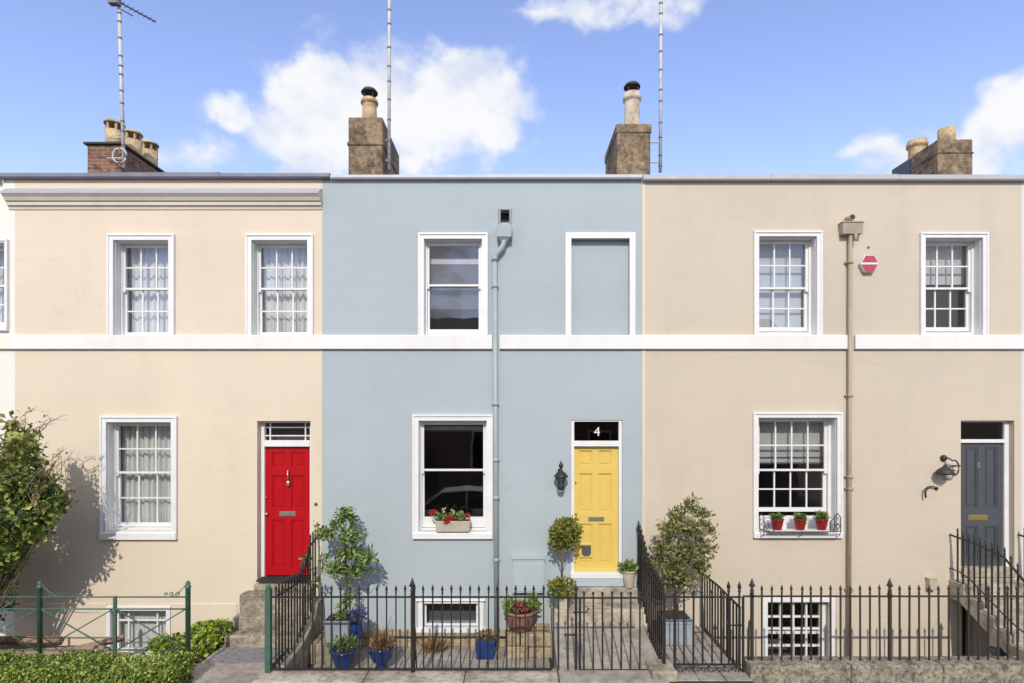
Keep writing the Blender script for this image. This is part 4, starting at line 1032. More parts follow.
# fence of the blue courtyard
F1 = thing('railing', 'long run of black spear topped railing in front of the blue house', 'railing', (-1.5, YF, -0.09))
rail(F1, X(270, YF), X(549.5, YF), YF, zr, M['iron']); rail(F1, X(270, YF), X(551, YF), YF, zlo, M['iron'])
std = X(412.3, YF); sp = 9.235
xs = [X(275.9 + sp * i, YF) for i in range(30)]
xs = [x for x in xs if abs(x - std) > 0.03 and x < X(550, YF)]
bars(F1, xs, YF, zlo + 0.0095, zs + 0.02, 0.0092, M['iron'])
post(F1, std, YF, -0.10, zs + 0.035, M['iron'])
MB().tube([(X(553.5, YF), YF, Z(604, YF)), (X(553.7, YF), YF, Z(655, YF)), (X(553.3, YF), YF, Z(664, YF)), (X(551, YF), YF, zlo)], 0.012, 8).build('end_bar', M['iron'], F1)
MB().tube([(std + .03, YF, -0.1), (std + 0.05, YF, .45), (std + 0.035, YF + 0.0, 0.56), (std + .005, YF, 0.57)], 0.01, 6).build('stay', M['iron'], F1)
MB().tube([(std, YF, 0.30), (std, YF + .3, 0.1), (std, YF + 0.42, -0.44)], 0.01, 6).build('back_stay', M['iron'], F1)
# short fixed bars then gate of the blue house
G1 = thing('gate', 'black iron garden gate in front of the yellow door steps', 'gate', (X(612, YF), YF, -0.09))
bars(G1, [X(558.6, YF), X(568.0, YF)], YF + 0.0, Z(676, YF), zs + 0.0, 0.0105, M['iron'], ball=True)
post(G1, X(576, YF), YF, Z(677, YF), zs + 0.0, M['iron'], 0.017, 1.3)
rail(G1, X(553, YF), X(648.5, YF), YF, zr - 0.012, M['iron'], 'top_rail'); rail(G1, X(579, YF), X(648, YF), YF, zlo - 0.02, M['iron'], 'bottom_rail', 0.015, 0.013)
bars(G1, [X(584.0 + 9.3 * i, YF) for i in range(7)], YF, zlo - 0.01, zs + 0.0, 0.0105, M['iron'], ball=True)
MB().box(X(578.8, YF), X(581, YF), YF - 0.012, YF + 0.012, zlo - 0.02, zr - 0.02).build('hanging_stile', M['iron'], G1)
la = MB().tube([(X(573, YF), YF - .03, Z(611.5, YF)), (X(586, YF), YF - .03, Z(611.5, YF)), (X(588.5, YF), YF - .03, Z(607.5, YF))], 0.012, 7).tube([(X(564, YF), YF - .03, Z(634, YF)), (X(576, YF), YF - .03, Z(634, YF))], 0.012, 7)
la.build('latch', M['iron'], G1)
# second gate
G2 = thing('gate', 'black iron gate with a scrolled bottom panel at the right yard', 'gate', (X(712, YF), YF, -0.15))
rail(G2, X(664.5, YF), X(741, YF), YF, zr, M['iron'], 'top_rail'); rail(G2, X(676, YF), X(741, YF), YF, Z(664.5, YF), M['iron'], 'middle_rail'); rail(G2, X(677, YF), X(743, YF), YF, Z(677, YF), M['iron'], 'bottom_rail')
bars(G2, [X(674.8, YF)], YF, Z(677.5, YF), zs, 0.017, M['iron'], 1.0, name='stile')
bars(G2, [X(684 + 9.35 * i, YF) for i in range(5)], YF, Z(664.3, YF), zs - 0.03, 0.0105, M['iron'], 1.0)
bars(G2, [X(728.6, YF), X(738.6, YF)], YF, Z(664.2, YF), zs + 0.03, 0.0105, M['iron'], 1.4)
bars(G2, [X(743, YF)], YF - .004, Z(680, YF), zr, 0.014, M['iron'], 0, name='stile')
sc_ = MB(); xa, xb = X(678, YF), X(740, YF); zc = Z(670.8, YF); n = 4; w = (xb - xa) / n
for i in range(n):
    c = xa + w * (i + .5)
    for s in (-1, 1):
        sc_.tube([(c + s * (w * .47 - (w * .40) * t / 10 + 0.02 * math.sin(t * .9)), YF, zc + 0.062 * math.cos(t * .62) * (1 - t / 26)) for t in range(13)], 0.006, 5)
    sc_.tube([(xa + w * i, YF, Z(665, YF)), (c, YF, Z(676, YF)), (xa + w * (i + 1), YF, Z(665, YF))], 0.005, 5)
sc_.build('scroll_panel', M['iron'], G2)
la = MB().tube([(X(726, YF), YF - .03, Z(621, YF)), (X(728, YF), YF - .03, Z(624.5, YF)), (X(742, YF), YF - .03, Z(624.5, YF))], 0.012, 7)
la.build('latch', M['iron'], G2)
# right fence on the stone wall
F2 = thing('railing', 'brown black spear topped railing standing on the stone wall at right', 'railing', (6.2, YF, 0.07))
rail(F2, X(743, YF), X(1040, YF), YF, zr + 0.01, M['bronzeiron'])
sp = 9.84; s0 = 752
allx = [s0 + sp * i for i in range(30)]
stds = (752, 752 + sp * 14, 752 + sp * 28)
bars(F2, [X(p, YF) for p in allx if p not in stds], YF, 0.06, zs + 0.02, 0.0098, M['bronzeiron'])
for p in stds: post(F2, X(p, YF), YF, 0.06, zs + 0.04, M['bronzeiron'], 0.019, 1.7)
MB().tube([(X(748.5, YF), YF, 0.05), (X(749, YF), YF, 0.62), (X(751, YF), YF, 0.66)], 0.014, 7).build('stay', M['bronzeiron'], F2)

def side_railing(label, x, pts, floor, mat, step=0.115, r=0.0105, up=0.10, start=0.0, tip=0.9, lower=None):
    """railing in the plane x = const; pts is the handrail line (y, z), floor(y) the foot height"""
    o = thing('handrail', label, 'handrail', (x, -0.9, floor(-0.9)))
    MB().tube([(x, y, z) for y, z in pts], 0.017, 8).build('handrail_bar', mat, o)
    if lower: MB().tube([(x, y, floor(y) + lower) for y in [pts[0][0] + (pts[-1][0] - pts[0][0]) * i / 8 for i in range(9)]], 0.011, 6).build('lower_rail', mat, o)
    y = pts[0][0] + start
    def hz(y):
        for (a, za), (b, zb_) in zip(pts, pts[1:]):
            if b <= y <= a: return za + (zb_ - za) * (a - y) / (a - b)
        return pts[-1][1]
    while y > pts[-1][0] + 0.01:
        y -= step
        if y < pts[-1][0] + 0.01: break
        bar_mesh(x, y, floor(y), hz(y) + up, r, tip if up > 0.02 else 0).build('bar', mat, o, loc=(x, y, floor(y)))
    return o
def lin(tab):
    def f(y):
        for (a, za), (b, zb_) in zip(tab, tab[1:]):
            if b <= y <= a: return za + (zb_ - za) * (a - y) / (a - b)
        return tab[-1][1] if y < tab[-1][0] else tab[0][1]
    return f
side_railing('dark stepped handrail beside the red door steps', -3.40, [(-0.03, 1.46), (-0.38, 1.40), (-0.62, 1.08), (-1.0, 0.93), (-1.72, 0.98)], lin([(0, 0.41), (-0.33, 0.41), (-0.4, 0.24), (-0.95, -0.01), (-1.68, -0.07)]), M['iron'], 0.118)
o = side_railing('dark sloping handrail at the right side of the yellow door steps', 2.19, [(-0.02, 1.62), (-0.30, 1.52), (-0.95, 1.12), (-1.76, 1.0)], lin([(0, 0.55), (-0.13, 0.55), (-0.55, 0.36), (-0.9, 0.03), (-1.8, -0.08)]), M['iron'], 0.115, lower=0.12)
MB().box(2.172, 2.208, YF - 0.018, YF + 0.018, -0.0, zs).build('post', M['iron'], o)
side_railing('level black handrail along the edge of the sunken area', 3.29, [(-0.02, 0.86), (-0.9, 0.875), (-1.78, 0.82)], lin([(0, -0.10), (-1.8, -0.10)]), M['bronzeiron'], 0.125, up=0.0)
side_railing('dark brown handrail stepping down beside the grey door', 7.68, [(-0.01, 1.50), (-0.6, 1.46), (-1.1, 1.38), (-1.50, 1.07), (-1.76, 0.98)], lin([(0, 0.72), (-0.34, 0.70), (-1.24, 0.2), (-1.64, 0.08)]), M['bronzeiron'], 0.117, up=0.07, start=-0.05, lower=0.20)
side_railing('second dark brown handrail of the grey door at the right edge', 8.88, [(-0.01, 1.50), (-0.6, 1.46), (-1.1, 1.38), (-1.50, 1.07), (-1.76, 0.98)], lin([(0, 0.72), (-0.34, 0.70), (-1.24, 0.2), (-1.64, 0.08)]), M['bronzeiron'], 0.117, up=0.07)

# green fence of the red-door garden
F3 = thing('railing', 'green painted railing with crossed braces above the clipped hedge', 'railing', (X(115, YF), YF, 0.1))
def gpost(px, z0, z1, r=0.034):
    x = X(px, YF); m = MB().lathe((x, YF, 0), [(r, z0), (r, z1 - .09), (r * 1.25, z1 - .085), (r * 1.25, z1 - .06), (r * .7, z1 - .05), (r * .95, z1 - .025), (r * .75, z1), (0.004, z1 + .02)], 14)
    return m.build('post', M['green'], F3)
gz1, gz2, gz3 = Z(597, YF), Z(609, YF), Z(650, YF)
for p in (-110, 40, 188): gpost(p, -0.2, 1.2)
for zz in (gz1, gz2, gz3): MB().tube([(X(-110, YF), YF, zz), (X(188, YF), YF, zz)], 0.011, 8).build('rail', M['green'], F3)
for p in (115, -35): MB().box(X(p, YF) - 0.02, X(p, YF) + 0.02, YF - 0.016, YF + 0.016, -0.1, gz1 + 0.01).build('mid_post', M['green'], F3)
for a, b in ((-110, -35), (-35, 40), (40, 115), (115, 188)):
    bcm = MB().tube([(X(a, YF) + .03, YF - .012, gz2), (X(b, YF) - .03, YF - .012, gz3)], 0.011, 7).tube([(X(a, YF) + .03, YF + .012, gz3), (X(b, YF) - .03, YF + .012, gz2)], 0.009, 7)
    bcm.build('cross_brace', M['green'], F3)
def scroll(mb, px, s):
    x = X(px, YF)
    mb.tube([(x + s * (0.03 + 0.20 * t / 10), YF, gz1 + 0.17 * (1 - t / 10) ** 1.5 + 0.012) for t in range(11)], 0.006, 5)
    for c, r in ((0.15, .035), (0.24, .03), (.32, .026)):
        mb.tube([(x + s * c + r * (1 - t / 22) * math.cos(t * .65), YF, gz1 + .04 + r * (1 - t / 22) * math.sin(t * .65)) for t in range(13)], 0.0055, 5)
scm = MB(); scroll(scm, 188, -1); scroll(scm, 40, 1); scm.build('scrollwork', M['green'], F3)
gp = thing('gate_post', 'square green iron post at the end of the black railing by the red door path', 'post', (-3.47, YF, -0.15))
x = X(268.4, YF)
MB().box(x - 0.04, x + 0.04, YF - 0.04, YF + 0.04, -0.16, 1.10).box(x - 0.055, x + 0.055, YF - .055, YF + .055, -0.16, -0.10).build('shaft', M['green'], gp, bevel=0.006)
MB().lathe((x, YF, 1.10), [(0.042, 0), (0.03, 0.02), (0.036, 0.04), (0.022, 0.06), (0.004, 0.07)], 12).build('finial', M['green'], gp)

# ------------------------------------------------------------------ planting
def hedge():
    r = random.Random(21)
    o = thing('clipped_hedge', 'clipped small leaved green hedge below the green railing', 'hedge', (-8.0, -2.2, -0.2))
    x0, x1, y0, y1, z0, z1 = -13.0, -4.55, -2.42, -1.90, -0.2, 0.20
    MB().box(x0 + .02, x1 - .10, y0 + .10, y1 - .04, z0, z1 - .06).build('stem_mass', M['bark'], o)
    m = MB()
    for _ in range(19000):
        x = r.uniform(-9.6, x1)
        u = r.random()
        if u < 0.42: p = Vector((x, r.uniform(y0, y1), z1 + r.gauss(-.02, .028) + .025 * math.sin(5 * x) + .02 * math.sin(13 * x))); nrm = Vector((0, -.2, 1))
        elif u < 0.92: p = Vector((x, y0 + r.gauss(0.03, .03) + .03 * math.sin(4 * x), r.uniform(z0, z1))); nrm = Vector((0, -1, .3))
        else: p = Vector((x1 + r.gauss(-.02, .03), r.uniform(y0, y1), r.uniform(z0, z1))); nrm = Vector((1, 0, .3))
        d = (rdir(r) + nrm * .5 + Vector((0, 0, .1))).normalized(); s = r.uniform(.7, 1.3)
        m.leaf(p, d, (nrm + rdir(r) * .6).normalized(), 0.044 * s, 0.031 * s)
    m.build('foliage', M['ivy'], o)
hedge()
def ivy_clump():
    r = random.Random(5)
    o = thing('ivy_clump', 'bright green ivy spilling beside the red door steps', 'ivy', (-5.0, -0.7, -0.3))
    m = MB(); cl = [(-5.05, -.50, -.02, .38, .35, .13), (-5.35, -.75, -.16, .36, .35, .10), (-4.80, -.55, -.02, .16, .25, .18), (-4.88, -1.05, -.20, .15, .22, .12), (-5.7, -.6, -.18, .25, .3, .1), (-4.98, -.95, -.08, .25, .22, .12)]
    core = MB()
    for c in cl: blob(core, c[:3], (c[3] * .8, c[4] * .8, c[5] * .8))
    core.build('stems', M['soil'], o)
    leaves(m, cl, 3800, .06, .05, .4, .8, r); m.build('foliage', M['ivylight'], o)
ivy_clump()

def branchy(o, root, tips, mat, r0=0.03, name='branches'):
    m = MB(); r = random.Random(9)
    for t in tips:
        t = Vector(t); a = Vector(root); mid = a.lerp(t, .5) + Vector((r.uniform(-.1, .1), r.uniform(-.1, .1), r.uniform(0, .1)))
        m.tube([a, a.lerp(mid, .55) + Vector((0, 0, .04)), mid, t], r0, 6, r0 * .25)
    return m.build(name, mat, o)

# big shrub at the left edge
def shrub():
    r = random.Random(31); y = -1.15
    o = thing('garden_shrub', 'large loose evergreen shrub with bare twigs at the left edge', 'shrub', (X(-34, y), y, -0.35))
    cl = []
    for px, py, rx, rz, dy in ((20, 445, 20, 22, 0), (8, 480, 34, 26, -.1), (40, 488, 20, 20, .05), (48, 506, 19, 17, .1), (18, 515, 34, 22, -.15), (30, 532, 18, 15, 0), (-2, 548, 28, 24, -.1), (-20, 470, 32, 34, .1), (-30, 530, 36, 40, 0), (-22, 585, 26, 30, .1), (-45, 590, 30, 30, 0), (-12, 560, 22, 20, .0), (-14, 592, 24, 32, .65), (-10, 560, 24, 26, .65), (-40, 560, 30, 50, .5), (62, 498, 9, 10, .1), (12, 425, 9, 10, 0), (36, 462, 10, 9, .1), (-50, 500, 30, 40, .05)):
        s = F / (D + y + dy)
        cl.append((X(px, y + dy), y + dy, Z(py, y + dy), rx / s, min(.45, rx / s), rz / s))
    tips = [(c[0] + r.uniform(-.1, .1), c[1], c[2]) for c in cl for _ in (0, 1)]
    branchy(o, (X(-34, y), y, -0.35), tips, M['bark'], .022)
    m = MB(); leaves(m, cl, 17000, .085, .05, .3, .35, r); m.build('foliage', M['shrubleaf'], o)
    core = MB()
    for c in cl: blob(core, c[:3], (c[3] * .62, c[4] * .62, c[5] * .62), .3, r)
    core.build('shade_core', M['shrubleaf'], o)  # solid cores added inside the clumps to make their shadow dense
    tw = MB()
    for _ in range(46):
        c = r.choice(cl[:7]); a = Vector((c[0] + r.uniform(-.2, .3), c[1] + r.uniform(-.1, .2), c[2] + r.uniform(0, .25)))
        d = Vector((r.uniform(-.3, .9), r.uniform(-.3, .3), r.uniform(.2, .9))).normalized(); ln = r.uniform(.25, .6)
        pts = [a, a + d * ln * .5 + rdir(r) * .03, a + d * ln + rdir(r) * .06]
        tw.tube(pts, .007, 4, .003)
        for _ in range(4):
            q = pts[1].lerp(pts[2], r.random()); tw.tube([q, q + (d + rdir(r) * .9).normalized() * r.uniform(.05, .16)], .0035, 3, .002)
    for _ in range(60):
        c = r.choice(cl[:11]); a = Vector((c[0] + r.uniform(-.3, .15), c[1] - c[4] * r.uniform(.7, 1.1), c[2] + r.uniform(-.3, .1)))
        d = Vector((r.uniform(-.6, .9), r.uniform(-.4, .1), r.uniform(.1, .9))).normalized(); ln = r.uniform(.3, .7)
        tw.tube([a, a + d * ln * .5 + rdir(r) * .05, a + d * ln + rdir(r) * .08], .008, 4, .003)
    tw.build('bare_twigs', M['twig'], o)
    m = MB()
    for _ in range(150):
        c = r.choice(cl[:5]); a = Vector((c[0] + r.uniform(-.2, .4), c[1], c[2] + r.uniform(.2, .55))); m.leaf(a, rdir(r), rdir(r), .06, .035)
    m.build('loose_leaves', M['dry'], o)
shrub()
# timber edging / heap in red-door garden
r = random.Random(2); tb = MB()
for (a, b, w) in (((-8.2, -.9, -.22), (-6.6, -.75, -.20), .07), ((-7.7, -1.1, -.28), (-6.5, -.45, -.13), .06), ((-8.9, -.6, -.12), (-7.5, -.5, -.16), .08), ((-7.2, -.7, -.25), (-6.15, -.8, -.30), .07)):
    tb.tube([a, b], w, 4)
tag(tb.build('timber_heap', M['timber'], bevel=0.008), 'heap of old timber edging boards on the soil below the large shrub', 'timber')

def pot_lathe(cx, cy, z, rt, rb, h, mat, parent, name='pot', lip=True, n=24):
    prof = [(rb * .9, 0), (rb, .012), (rb + (rt - rb) * .6, h * .55), (rt * .97, h * .85), (rt, h * .9)] + ([(rt * 1.08, h * .91), (rt * 1.09, h * .98)] if lip else []) + [(rt * 1.0, h), (rt * .88, h), (rt * .85, h * .82)]
    o = MB().lathe((cx, cy, z), prof, n).build(name, mat, parent)
    MB().lathe((cx, cy, z + h * .80), [(rt * .84, 0), (rt * .4, h * .06), (0.004, h * .07)], 16).build('soil', M['soil'], parent)
    return o

# -- rectangular trough with a bay tree
y = -0.52
P1 = thing('planter', 'pale grey tapered trough holding the tall bay tree in the blue courtyard', 'planter', (X(337, y), y, -0.13))
m = MB(); taper(m, X(323, -.7), X(350.5, -.7), -0.72, -0.36, -0.129, 0.235, 0.80, 0.92); m.build('trough', M['greyplanter'], P1, bevel=0.01)
MB().box(X(325, -.7), X(348.5, -.7), -0.70, -0.38, 0.236, 0.25).build('soil', M['soil'], P1)
BT = thing('bay_tree', 'slender bay tree with an open crown against the blue wall', 'tree', (X(345.5, y), y, 0.25))
T = MB().tube([(X(345.5, y), y, 0.24), (X(346.5, y), y, .7), (X(345.5, y), y + .02, 1.2), (X(346, y), y, 1.9)], .020, 8, .008).tube([(X(346.5, y), y, .6), (X(366, y), y - .05, 1.0)], .008, 5, .003).tube([(X(346, y), y, .9), (X(326, y), y - .05, 1.3)], .008, 5, .003).build('trunk', M['bark'], BT)
cl = []
for zx, zy, rx, rz, dy in ((185, 55, 42, 32, 0), (150, 95, 40, 26, -.05), (105, 135, 48, 26, .05), (195, 145, 62, 34, -.1), (60, 100, 14, 18, .05), (215, 80, 26, 24, .1), (200, 215, 66, 34, 0), (265, 235, 46, 34, -.05), (145, 275, 52, 28, .0), (220, 285, 50, 26, .1), (95, 240, 22, 28, .1), (300, 275, 18, 22, .05), (25, 240, 24, 26, .05), (190, 330, 26, 16, 0), (195, 400, 36, 26, -.05), (165, 430, 24, 16, -.1), (60, 330, 22, 14, .1)):
    px, py = 300 + zx / 4.02, 500 + zy / 4.02; s = 4.02 * F / (D + y + dy)
    cl.append((X(px, y + dy), y + dy, Z(py, y + dy), rx * .86 / s, min(.22, rx / s), rz * .84 / s))
branchy(BT, (X(345.7, y), y, .95), [c[:3] for c in cl[:13]], M['bark'], .007, 'branches')
m = MB(); leaves(m, cl, 2000, .08, .042, .15, .2, random.Random(41)); m.build('foliage', M['bayleaf'], BT)
m = MB(); leaves(m, [(X(343, -.6), -.6, .30, .15, .10, .06)], 220, .06, .03, .6, .3); m.build('underplanting', M['fresh'], P1)
# -- tall cobalt jar with violets
yj = -0.62
J = thing('plant_pot', 'tall cobalt blue jar with violet flowers beside the grey trough', 'plant pot', (X(357, yj), yj, -0.13))
MB().lathe((X(356.8, yj), yj, -0.129), [(.075, 0), (.095, .08), (.11, .22), (.095, .30), (.085, .33), (.105, .36), (.095, .365), (.08, .33)], 24).build('jar', M['bluepot'], J)
m = MB(); leaves(m, [(X(357, yj), yj, .31, .15, .11, .09), (X(352, yj), yj - .02, .27, .10, .08, .06)], 420, .05, .03, .4, .2); m.build('flowers', M['purple'], J)
m = MB(); leaves(m, [(X(357, yj), yj, .28, .11, .09, .08)], 160, .06, .025, .4, .2); m.build('leaves', M['bayleaf'], J)
# -- big cobalt bowl in front
yb = -0.92
Q = thing('plant_pot', 'wide cobalt blue bowl standing in front of the grey trough', 'plant pot', (X(344, yb), yb, -0.45))
pot_lathe(X(344, yb), yb, -0.447, .215, .13, .33, M['bluepot'], Q)
m = MB(); leaves(m, [(X(343, yb), yb, -.06, .22, .18, .10), (X(352, yb), yb, -.02, .10, .1, .10)], 420, .08, .02, .6, .1); m.build('plant', M['bayleaf'], Q)
# -- cobalt pot with a dry plant
Q = thing('plant_pot', 'round footed cobalt blue pot with a dried brown plant', 'plant pot', (X(381.5, yb), yb, -0.45))
cx = X(381.5, yb)
MB().lathe((cx, yb, -.447), [(.12, 0), (.11, .02), (.085, .06), (.085, .10), (.16, .16), (.19, .26), (.195, .33), (.205, .345), (.20, .365), (.17, .36), (.165, .3)], 24).build('pot', M['bluepot'], Q)
MB().lathe((cx, yb, -.155), [(.166, 0), (.08, .02), (.004, .025)], 14).build('soil', M['soil'], Q)
m = MB(); rr = random.Random(12)
for _ in range(620):
    a = rr.uniform(0, 6.28); q = rr.random() ** .5 * .16; p = Vector((cx + q * math.cos(a), yb + q * math.sin(a), -.14 + rr.random() * .22 * (1.2 - q / .2)))
    m.leaf(p, Vector((math.cos(a) * .5 + rr.uniform(-.5, .5), math.sin(a) * .5, rr.uniform(.3, 1.3))).normalized(), rdir(rr), rr.uniform(.06, .15), .022)
for _ in range(16):
    a = rr.uniform(0, 6.28); m.tube([(cx, yb, -.15), (cx + .12 * math.cos(a), yb + .1 * math.sin(a), .12), (cx + .22 * math.cos(a), yb + .16 * math.sin(a), rr.uniform(.2, .36))], .004, 3, .002)
m.build('dry_plant', M['dry'], Q)
# -- small square blue pot by the footing
ys2 = -0.42
Q = thing('plant_pot', 'small square blue glazed pot standing by the stone footing', 'plant pot', (X(485, ys2), ys2, -0.45))
a, b = X(475, ys2 - .15), X(495, ys2 - .15)
m = MB(); taper(m, a, b, ys2 - .16, ys2 + .14, -.447, -.15, .88, .94); m.build('pot', M['bluepot'], Q, bevel=.012, seg=2)
MB().box(a + .02, b - .02, ys2 - .13, ys2 + .12, -.149, -.145).build('soil', M['soil'], Q)
m = MB(); leaves(m, [((a + b) / 2, ys2, -.10, .15, .12, .06)], 160, .07, .02, .5, .2); m.build('dry_plant', M['dry'], Q)
# dried grass tuft beside
m = MB(); rr = random.Random(8); cx, cy = X(435, -.28), -.28
for _ in range(260):
    a = rr.uniform(0, 6.28); q = rr.random() * .16
    p = Vector((cx + q * math.cos(a), cy + q * .7 * math.sin(a), -.45 + rr.random() * .12)); m.leaf(p, Vector((math.cos(a) * .5, math.sin(a) * .5, rr.uniform(.4, 1.1))).normalized(), rdir(rr), rr.uniform(.08, .2), .02)
tag(m.build('dry_grass_tuft', M['dry']), 'low tuft of dry straw coloured plant under the blue basement window', 'plant')
# -- terracotta bowl with flowers on the ledge
yt = -0.30
Q = thing('plant_pot', 'wide weathered terracotta bowl of green and pink plants on the ledge', 'plant pot', (X(520.5, yt), yt, -0.045))
pot_lathe(X(520.5, yt), yt, -0.042, .265, .19, .33, M['terracotta'], Q)
m = MB(); leaves(m, [(X(509, yt), yt - .02, .36, .10, .14, .14), (X(533, yt), yt - .02, .38, .11, .14, .16), (X(521, yt), yt + .05, .32, .2, .16, .08)], 520, .085, .035, .8, .1); m.build('foliage', M['fresh'], Q)
m = MB(); leaves(m, [(X(521, yt), yt - .04, .36, .17, .13, .08)], 260, .045, .035, .4, .2); m.build('flowers', M['pinkpetal'], Q)
# -- topiary ball in a green glazed pot
yp = -0.35; cx = X(561.5, yp)
Q = thing('plant_pot', 'large green glazed pot at the left of the yellow door', 'plant pot', (cx, yp, 0.365))
pot_lathe(cx, yp, .366, .205, .155, .36, M['greenpot'], Q)
m = MB(); leaves(m, [(cx, yp, .74, .22, .18, .08), (cx - .12, yp - .05, .72, .12, .1, .08)], 380, .08, .03, .2, .3); m.build('underplanting', M['box'], Q)
TB = thing('topiary_tree', 'clipped ball topiary on a bare stem beside the yellow door', 'topiary', (cx, yp, 0.66))
MB().tube([(cx, yp, .66), (cx + .012, yp, 1.0), (cx + .01, yp, 1.35)], .018, 7).tube([(cx + .012, yp, 1.05), (cx - .12, yp, 1.4)], .008, 5).tube([(cx + .012, yp, 1.05), (cx + .14, yp, 1.42)], .008, 5).build('stem', M['bark'], TB)
bz = Z(532, yp); bx = X(565, yp)
m = MB(); leaves(m, [(bx, yp, bz, .255, .24, .24), (bx - .05, yp, bz - .08, .22, .2, .2), (bx + .05, yp - .05, bz + .06, .21, .2, .2), (bx - .12, yp, bz - .2, .16, .16, .14), (bx + .1, yp, bz - .18, .14, .14, .13)], 1900, .065, .035, .1, .55, random.Random(77)); m.build('foliage', M['box'], TB)
# -- small beige pot in front of it
yq2 = -0.48
cx2 = X(563.5, yq2)
Q = thing('plant_pot', 'small pale square pot with a bushy plant below the green glazed pot', 'plant pot', (cx2, yq2, 0.365))
m = MB(); taper(m, cx2 - .085, cx2 + .085, yq2 - .07, yq2 + .07, .366, .60, .85, .9); m.build('pot', M['palepot'], Q, bevel=.006)
m = MB(); leaves(m, [(cx2 - .01, yq2 - .04, .67, .21, .12, .13)], 420, .065, .035, .3, .3); m.build('plant', M['box'], Q)
# -- pale pot right of the door
yr = -0.09; cx3 = X(629, yr)
Q = thing('plant_pot', 'tapered pale clay pot with a green plant at the right of the yellow door', 'plant pot', (cx3, yr, 0.60))
pot_lathe(cx3 - .0, yr, .601, .112, .08, .30, M['palepot'], Q)
m = MB(); leaves(m, [(cx3, yr, .95, .17, .11, .11)], 380, .06, .035, .4, .3); m.build('plant', M['fresh'], Q)
# -- blue grey box planter with olive tree
yo = -0.62
PL = thing('planter', 'square blue grey box planter in the yard behind the scrolled gate', 'planter', (X(678, yo), yo, -0.1))
a, b = X(663.8, -.85), X(692.5, -.85)
MB().box(a, b, -.85, -.42, -.098, .30).box(a - .012, b + .012, -.862, -.408, .24, .31).build('box', M['greyplanter'], PL, bevel=.008)
MB().box(a + .03, b - .03, -.82, -.45, .3105, .325).build('soil', M['soil'], PL)
OT = thing('olive_tree', 'bushy olive coloured small tree between the two gates', 'tree', (X(677, yo), yo, 0.32))
tx = X(677, yo)
MB().tube([(tx, yo, .31), (tx - .01, yo, .62), (tx + .01, yo, .95)], .035, 8, .024).tube([(tx, yo, .7), (tx + .2, yo, 1.2)], .015, 6, .006).tube([(tx, yo, .7), (tx - .2, yo, 1.15)], .015, 6, .006).tube([(tx, yo, .9), (tx + .03, yo, 1.7)], .018, 6, .005).build('trunk', M['bark'], OT)
cl = []
rr = random.Random(51)
for zx, zy, rx, rz, dy in ((300, 95, 40, 34, 0), (255, 120, 40, 36, .05), (345, 120, 40, 34, .05), (230, 165, 48, 40, -.05), (300, 170, 66, 46, -.1), (365, 165, 36, 34, .05), (215, 230, 48, 44, 0), (290, 245, 72, 44, -.12), (355, 230, 42, 46, 0), (195, 275, 34, 32, .05), (250, 300, 56, 36, -.05), (335, 290, 46, 34, .05), (215, 330, 44, 26, 0), (285, 340, 52, 26, 0), (345, 325, 26, 22, .08), (395, 185, 16, 12, .05), (190, 205, 16, 18, .05), (320, 70, 18, 14, .0), (240, 365, 40, 20, .05)):
    px, py = 600 + zx / 3.365, 480 + zy / 3.365; s = 3.365 * F / (D + yo + dy)
    cl.append((X(px, yo + dy), yo + dy, Z(py, yo + dy), rx * .84 / s, min(.24, rx / s), rz * .84 / s))
branchy(OT, (tx, yo, .85), [c[:3] for c in cl], M['bark'], .008, 'branches')
m = MB(); leaves(m, cl, 3300, .085, .032, .35, .15, rr); m.build('foliage', M['olive'], OT)
# -- window trough with geraniums
ytg = -0.03; zsill = Z(531) - 0.012
tx0, tx1 = X(435, -.1), X(470.5, -.1)
Q = thing('window_box', 'stone coloured trough of red geraniums on the blue house window sill', 'window box', ((tx0 + tx1) / 2, ytg, zsill))
m = MB(); taper(m, tx0, tx1, -.115, .045, zsill + .012, zsill + .205, .93, .9); m.build('trough', M['trough'], Q, bevel=.012, seg=2)
MB().box(tx0 + .025, tx1 - .025, -.10, .04, zsill + .2052, zsill + .212).build('soil', M['soil'], Q)
zz = zsill + .25
m = MB(); leaves(m, [(X(441, -.1), -.05, zz + .03, .10, .07, .07), (X(459, -.1), -.05, zz + .02, .14, .08, .08), (X(450, -.1), -.03, zz, .2, .07, .06)], 300, .055, .045, .5, .2); m.build('foliage', M['fresh'], Q)
for fx, fy, fz, ra, rb2, rc in ((449.5, -.10, .0, .06, .05, .05), (467, -.08, .02, .045, .05, .055), (432.5, -.05, .10, .055, .05, .06), (446, -.11, -.04, .05, .03, .04)):
    m = MB(); leaves(m, [(X(fx, -.1), fy, zz + fz, ra, rb2, rc)], 60, .036, .034, .3, .2); m.build('geranium_flower', M['redpetal'], Q)
m = MB(); leaves(m, [(X(452, -.1), -.04, zz + .12, .025, .025, .035), (X(461, -.1), -.04, zz + .09, .022, .022, .03), (X(443.5, -.1), -.04, zz + .15, .02, .02, .025)], 60, .03, .025, .3, .2); m.build('white_flowers', M['whitepetal'], Q)
MB().tube([(X(436, -.1), -.05, zz), (X(433, -.1), -.05, zz + .12)], .004, 5).tube([(X(452, -.1), -.04, zz), (X(452, -.1), -.04, zz + .15)], .004, 5).tube([(X(461, -.1), -.04, zz), (X(461, -.1), -.04, zz + .11)], .004, 5).build('stems', M['fresh'], Q)
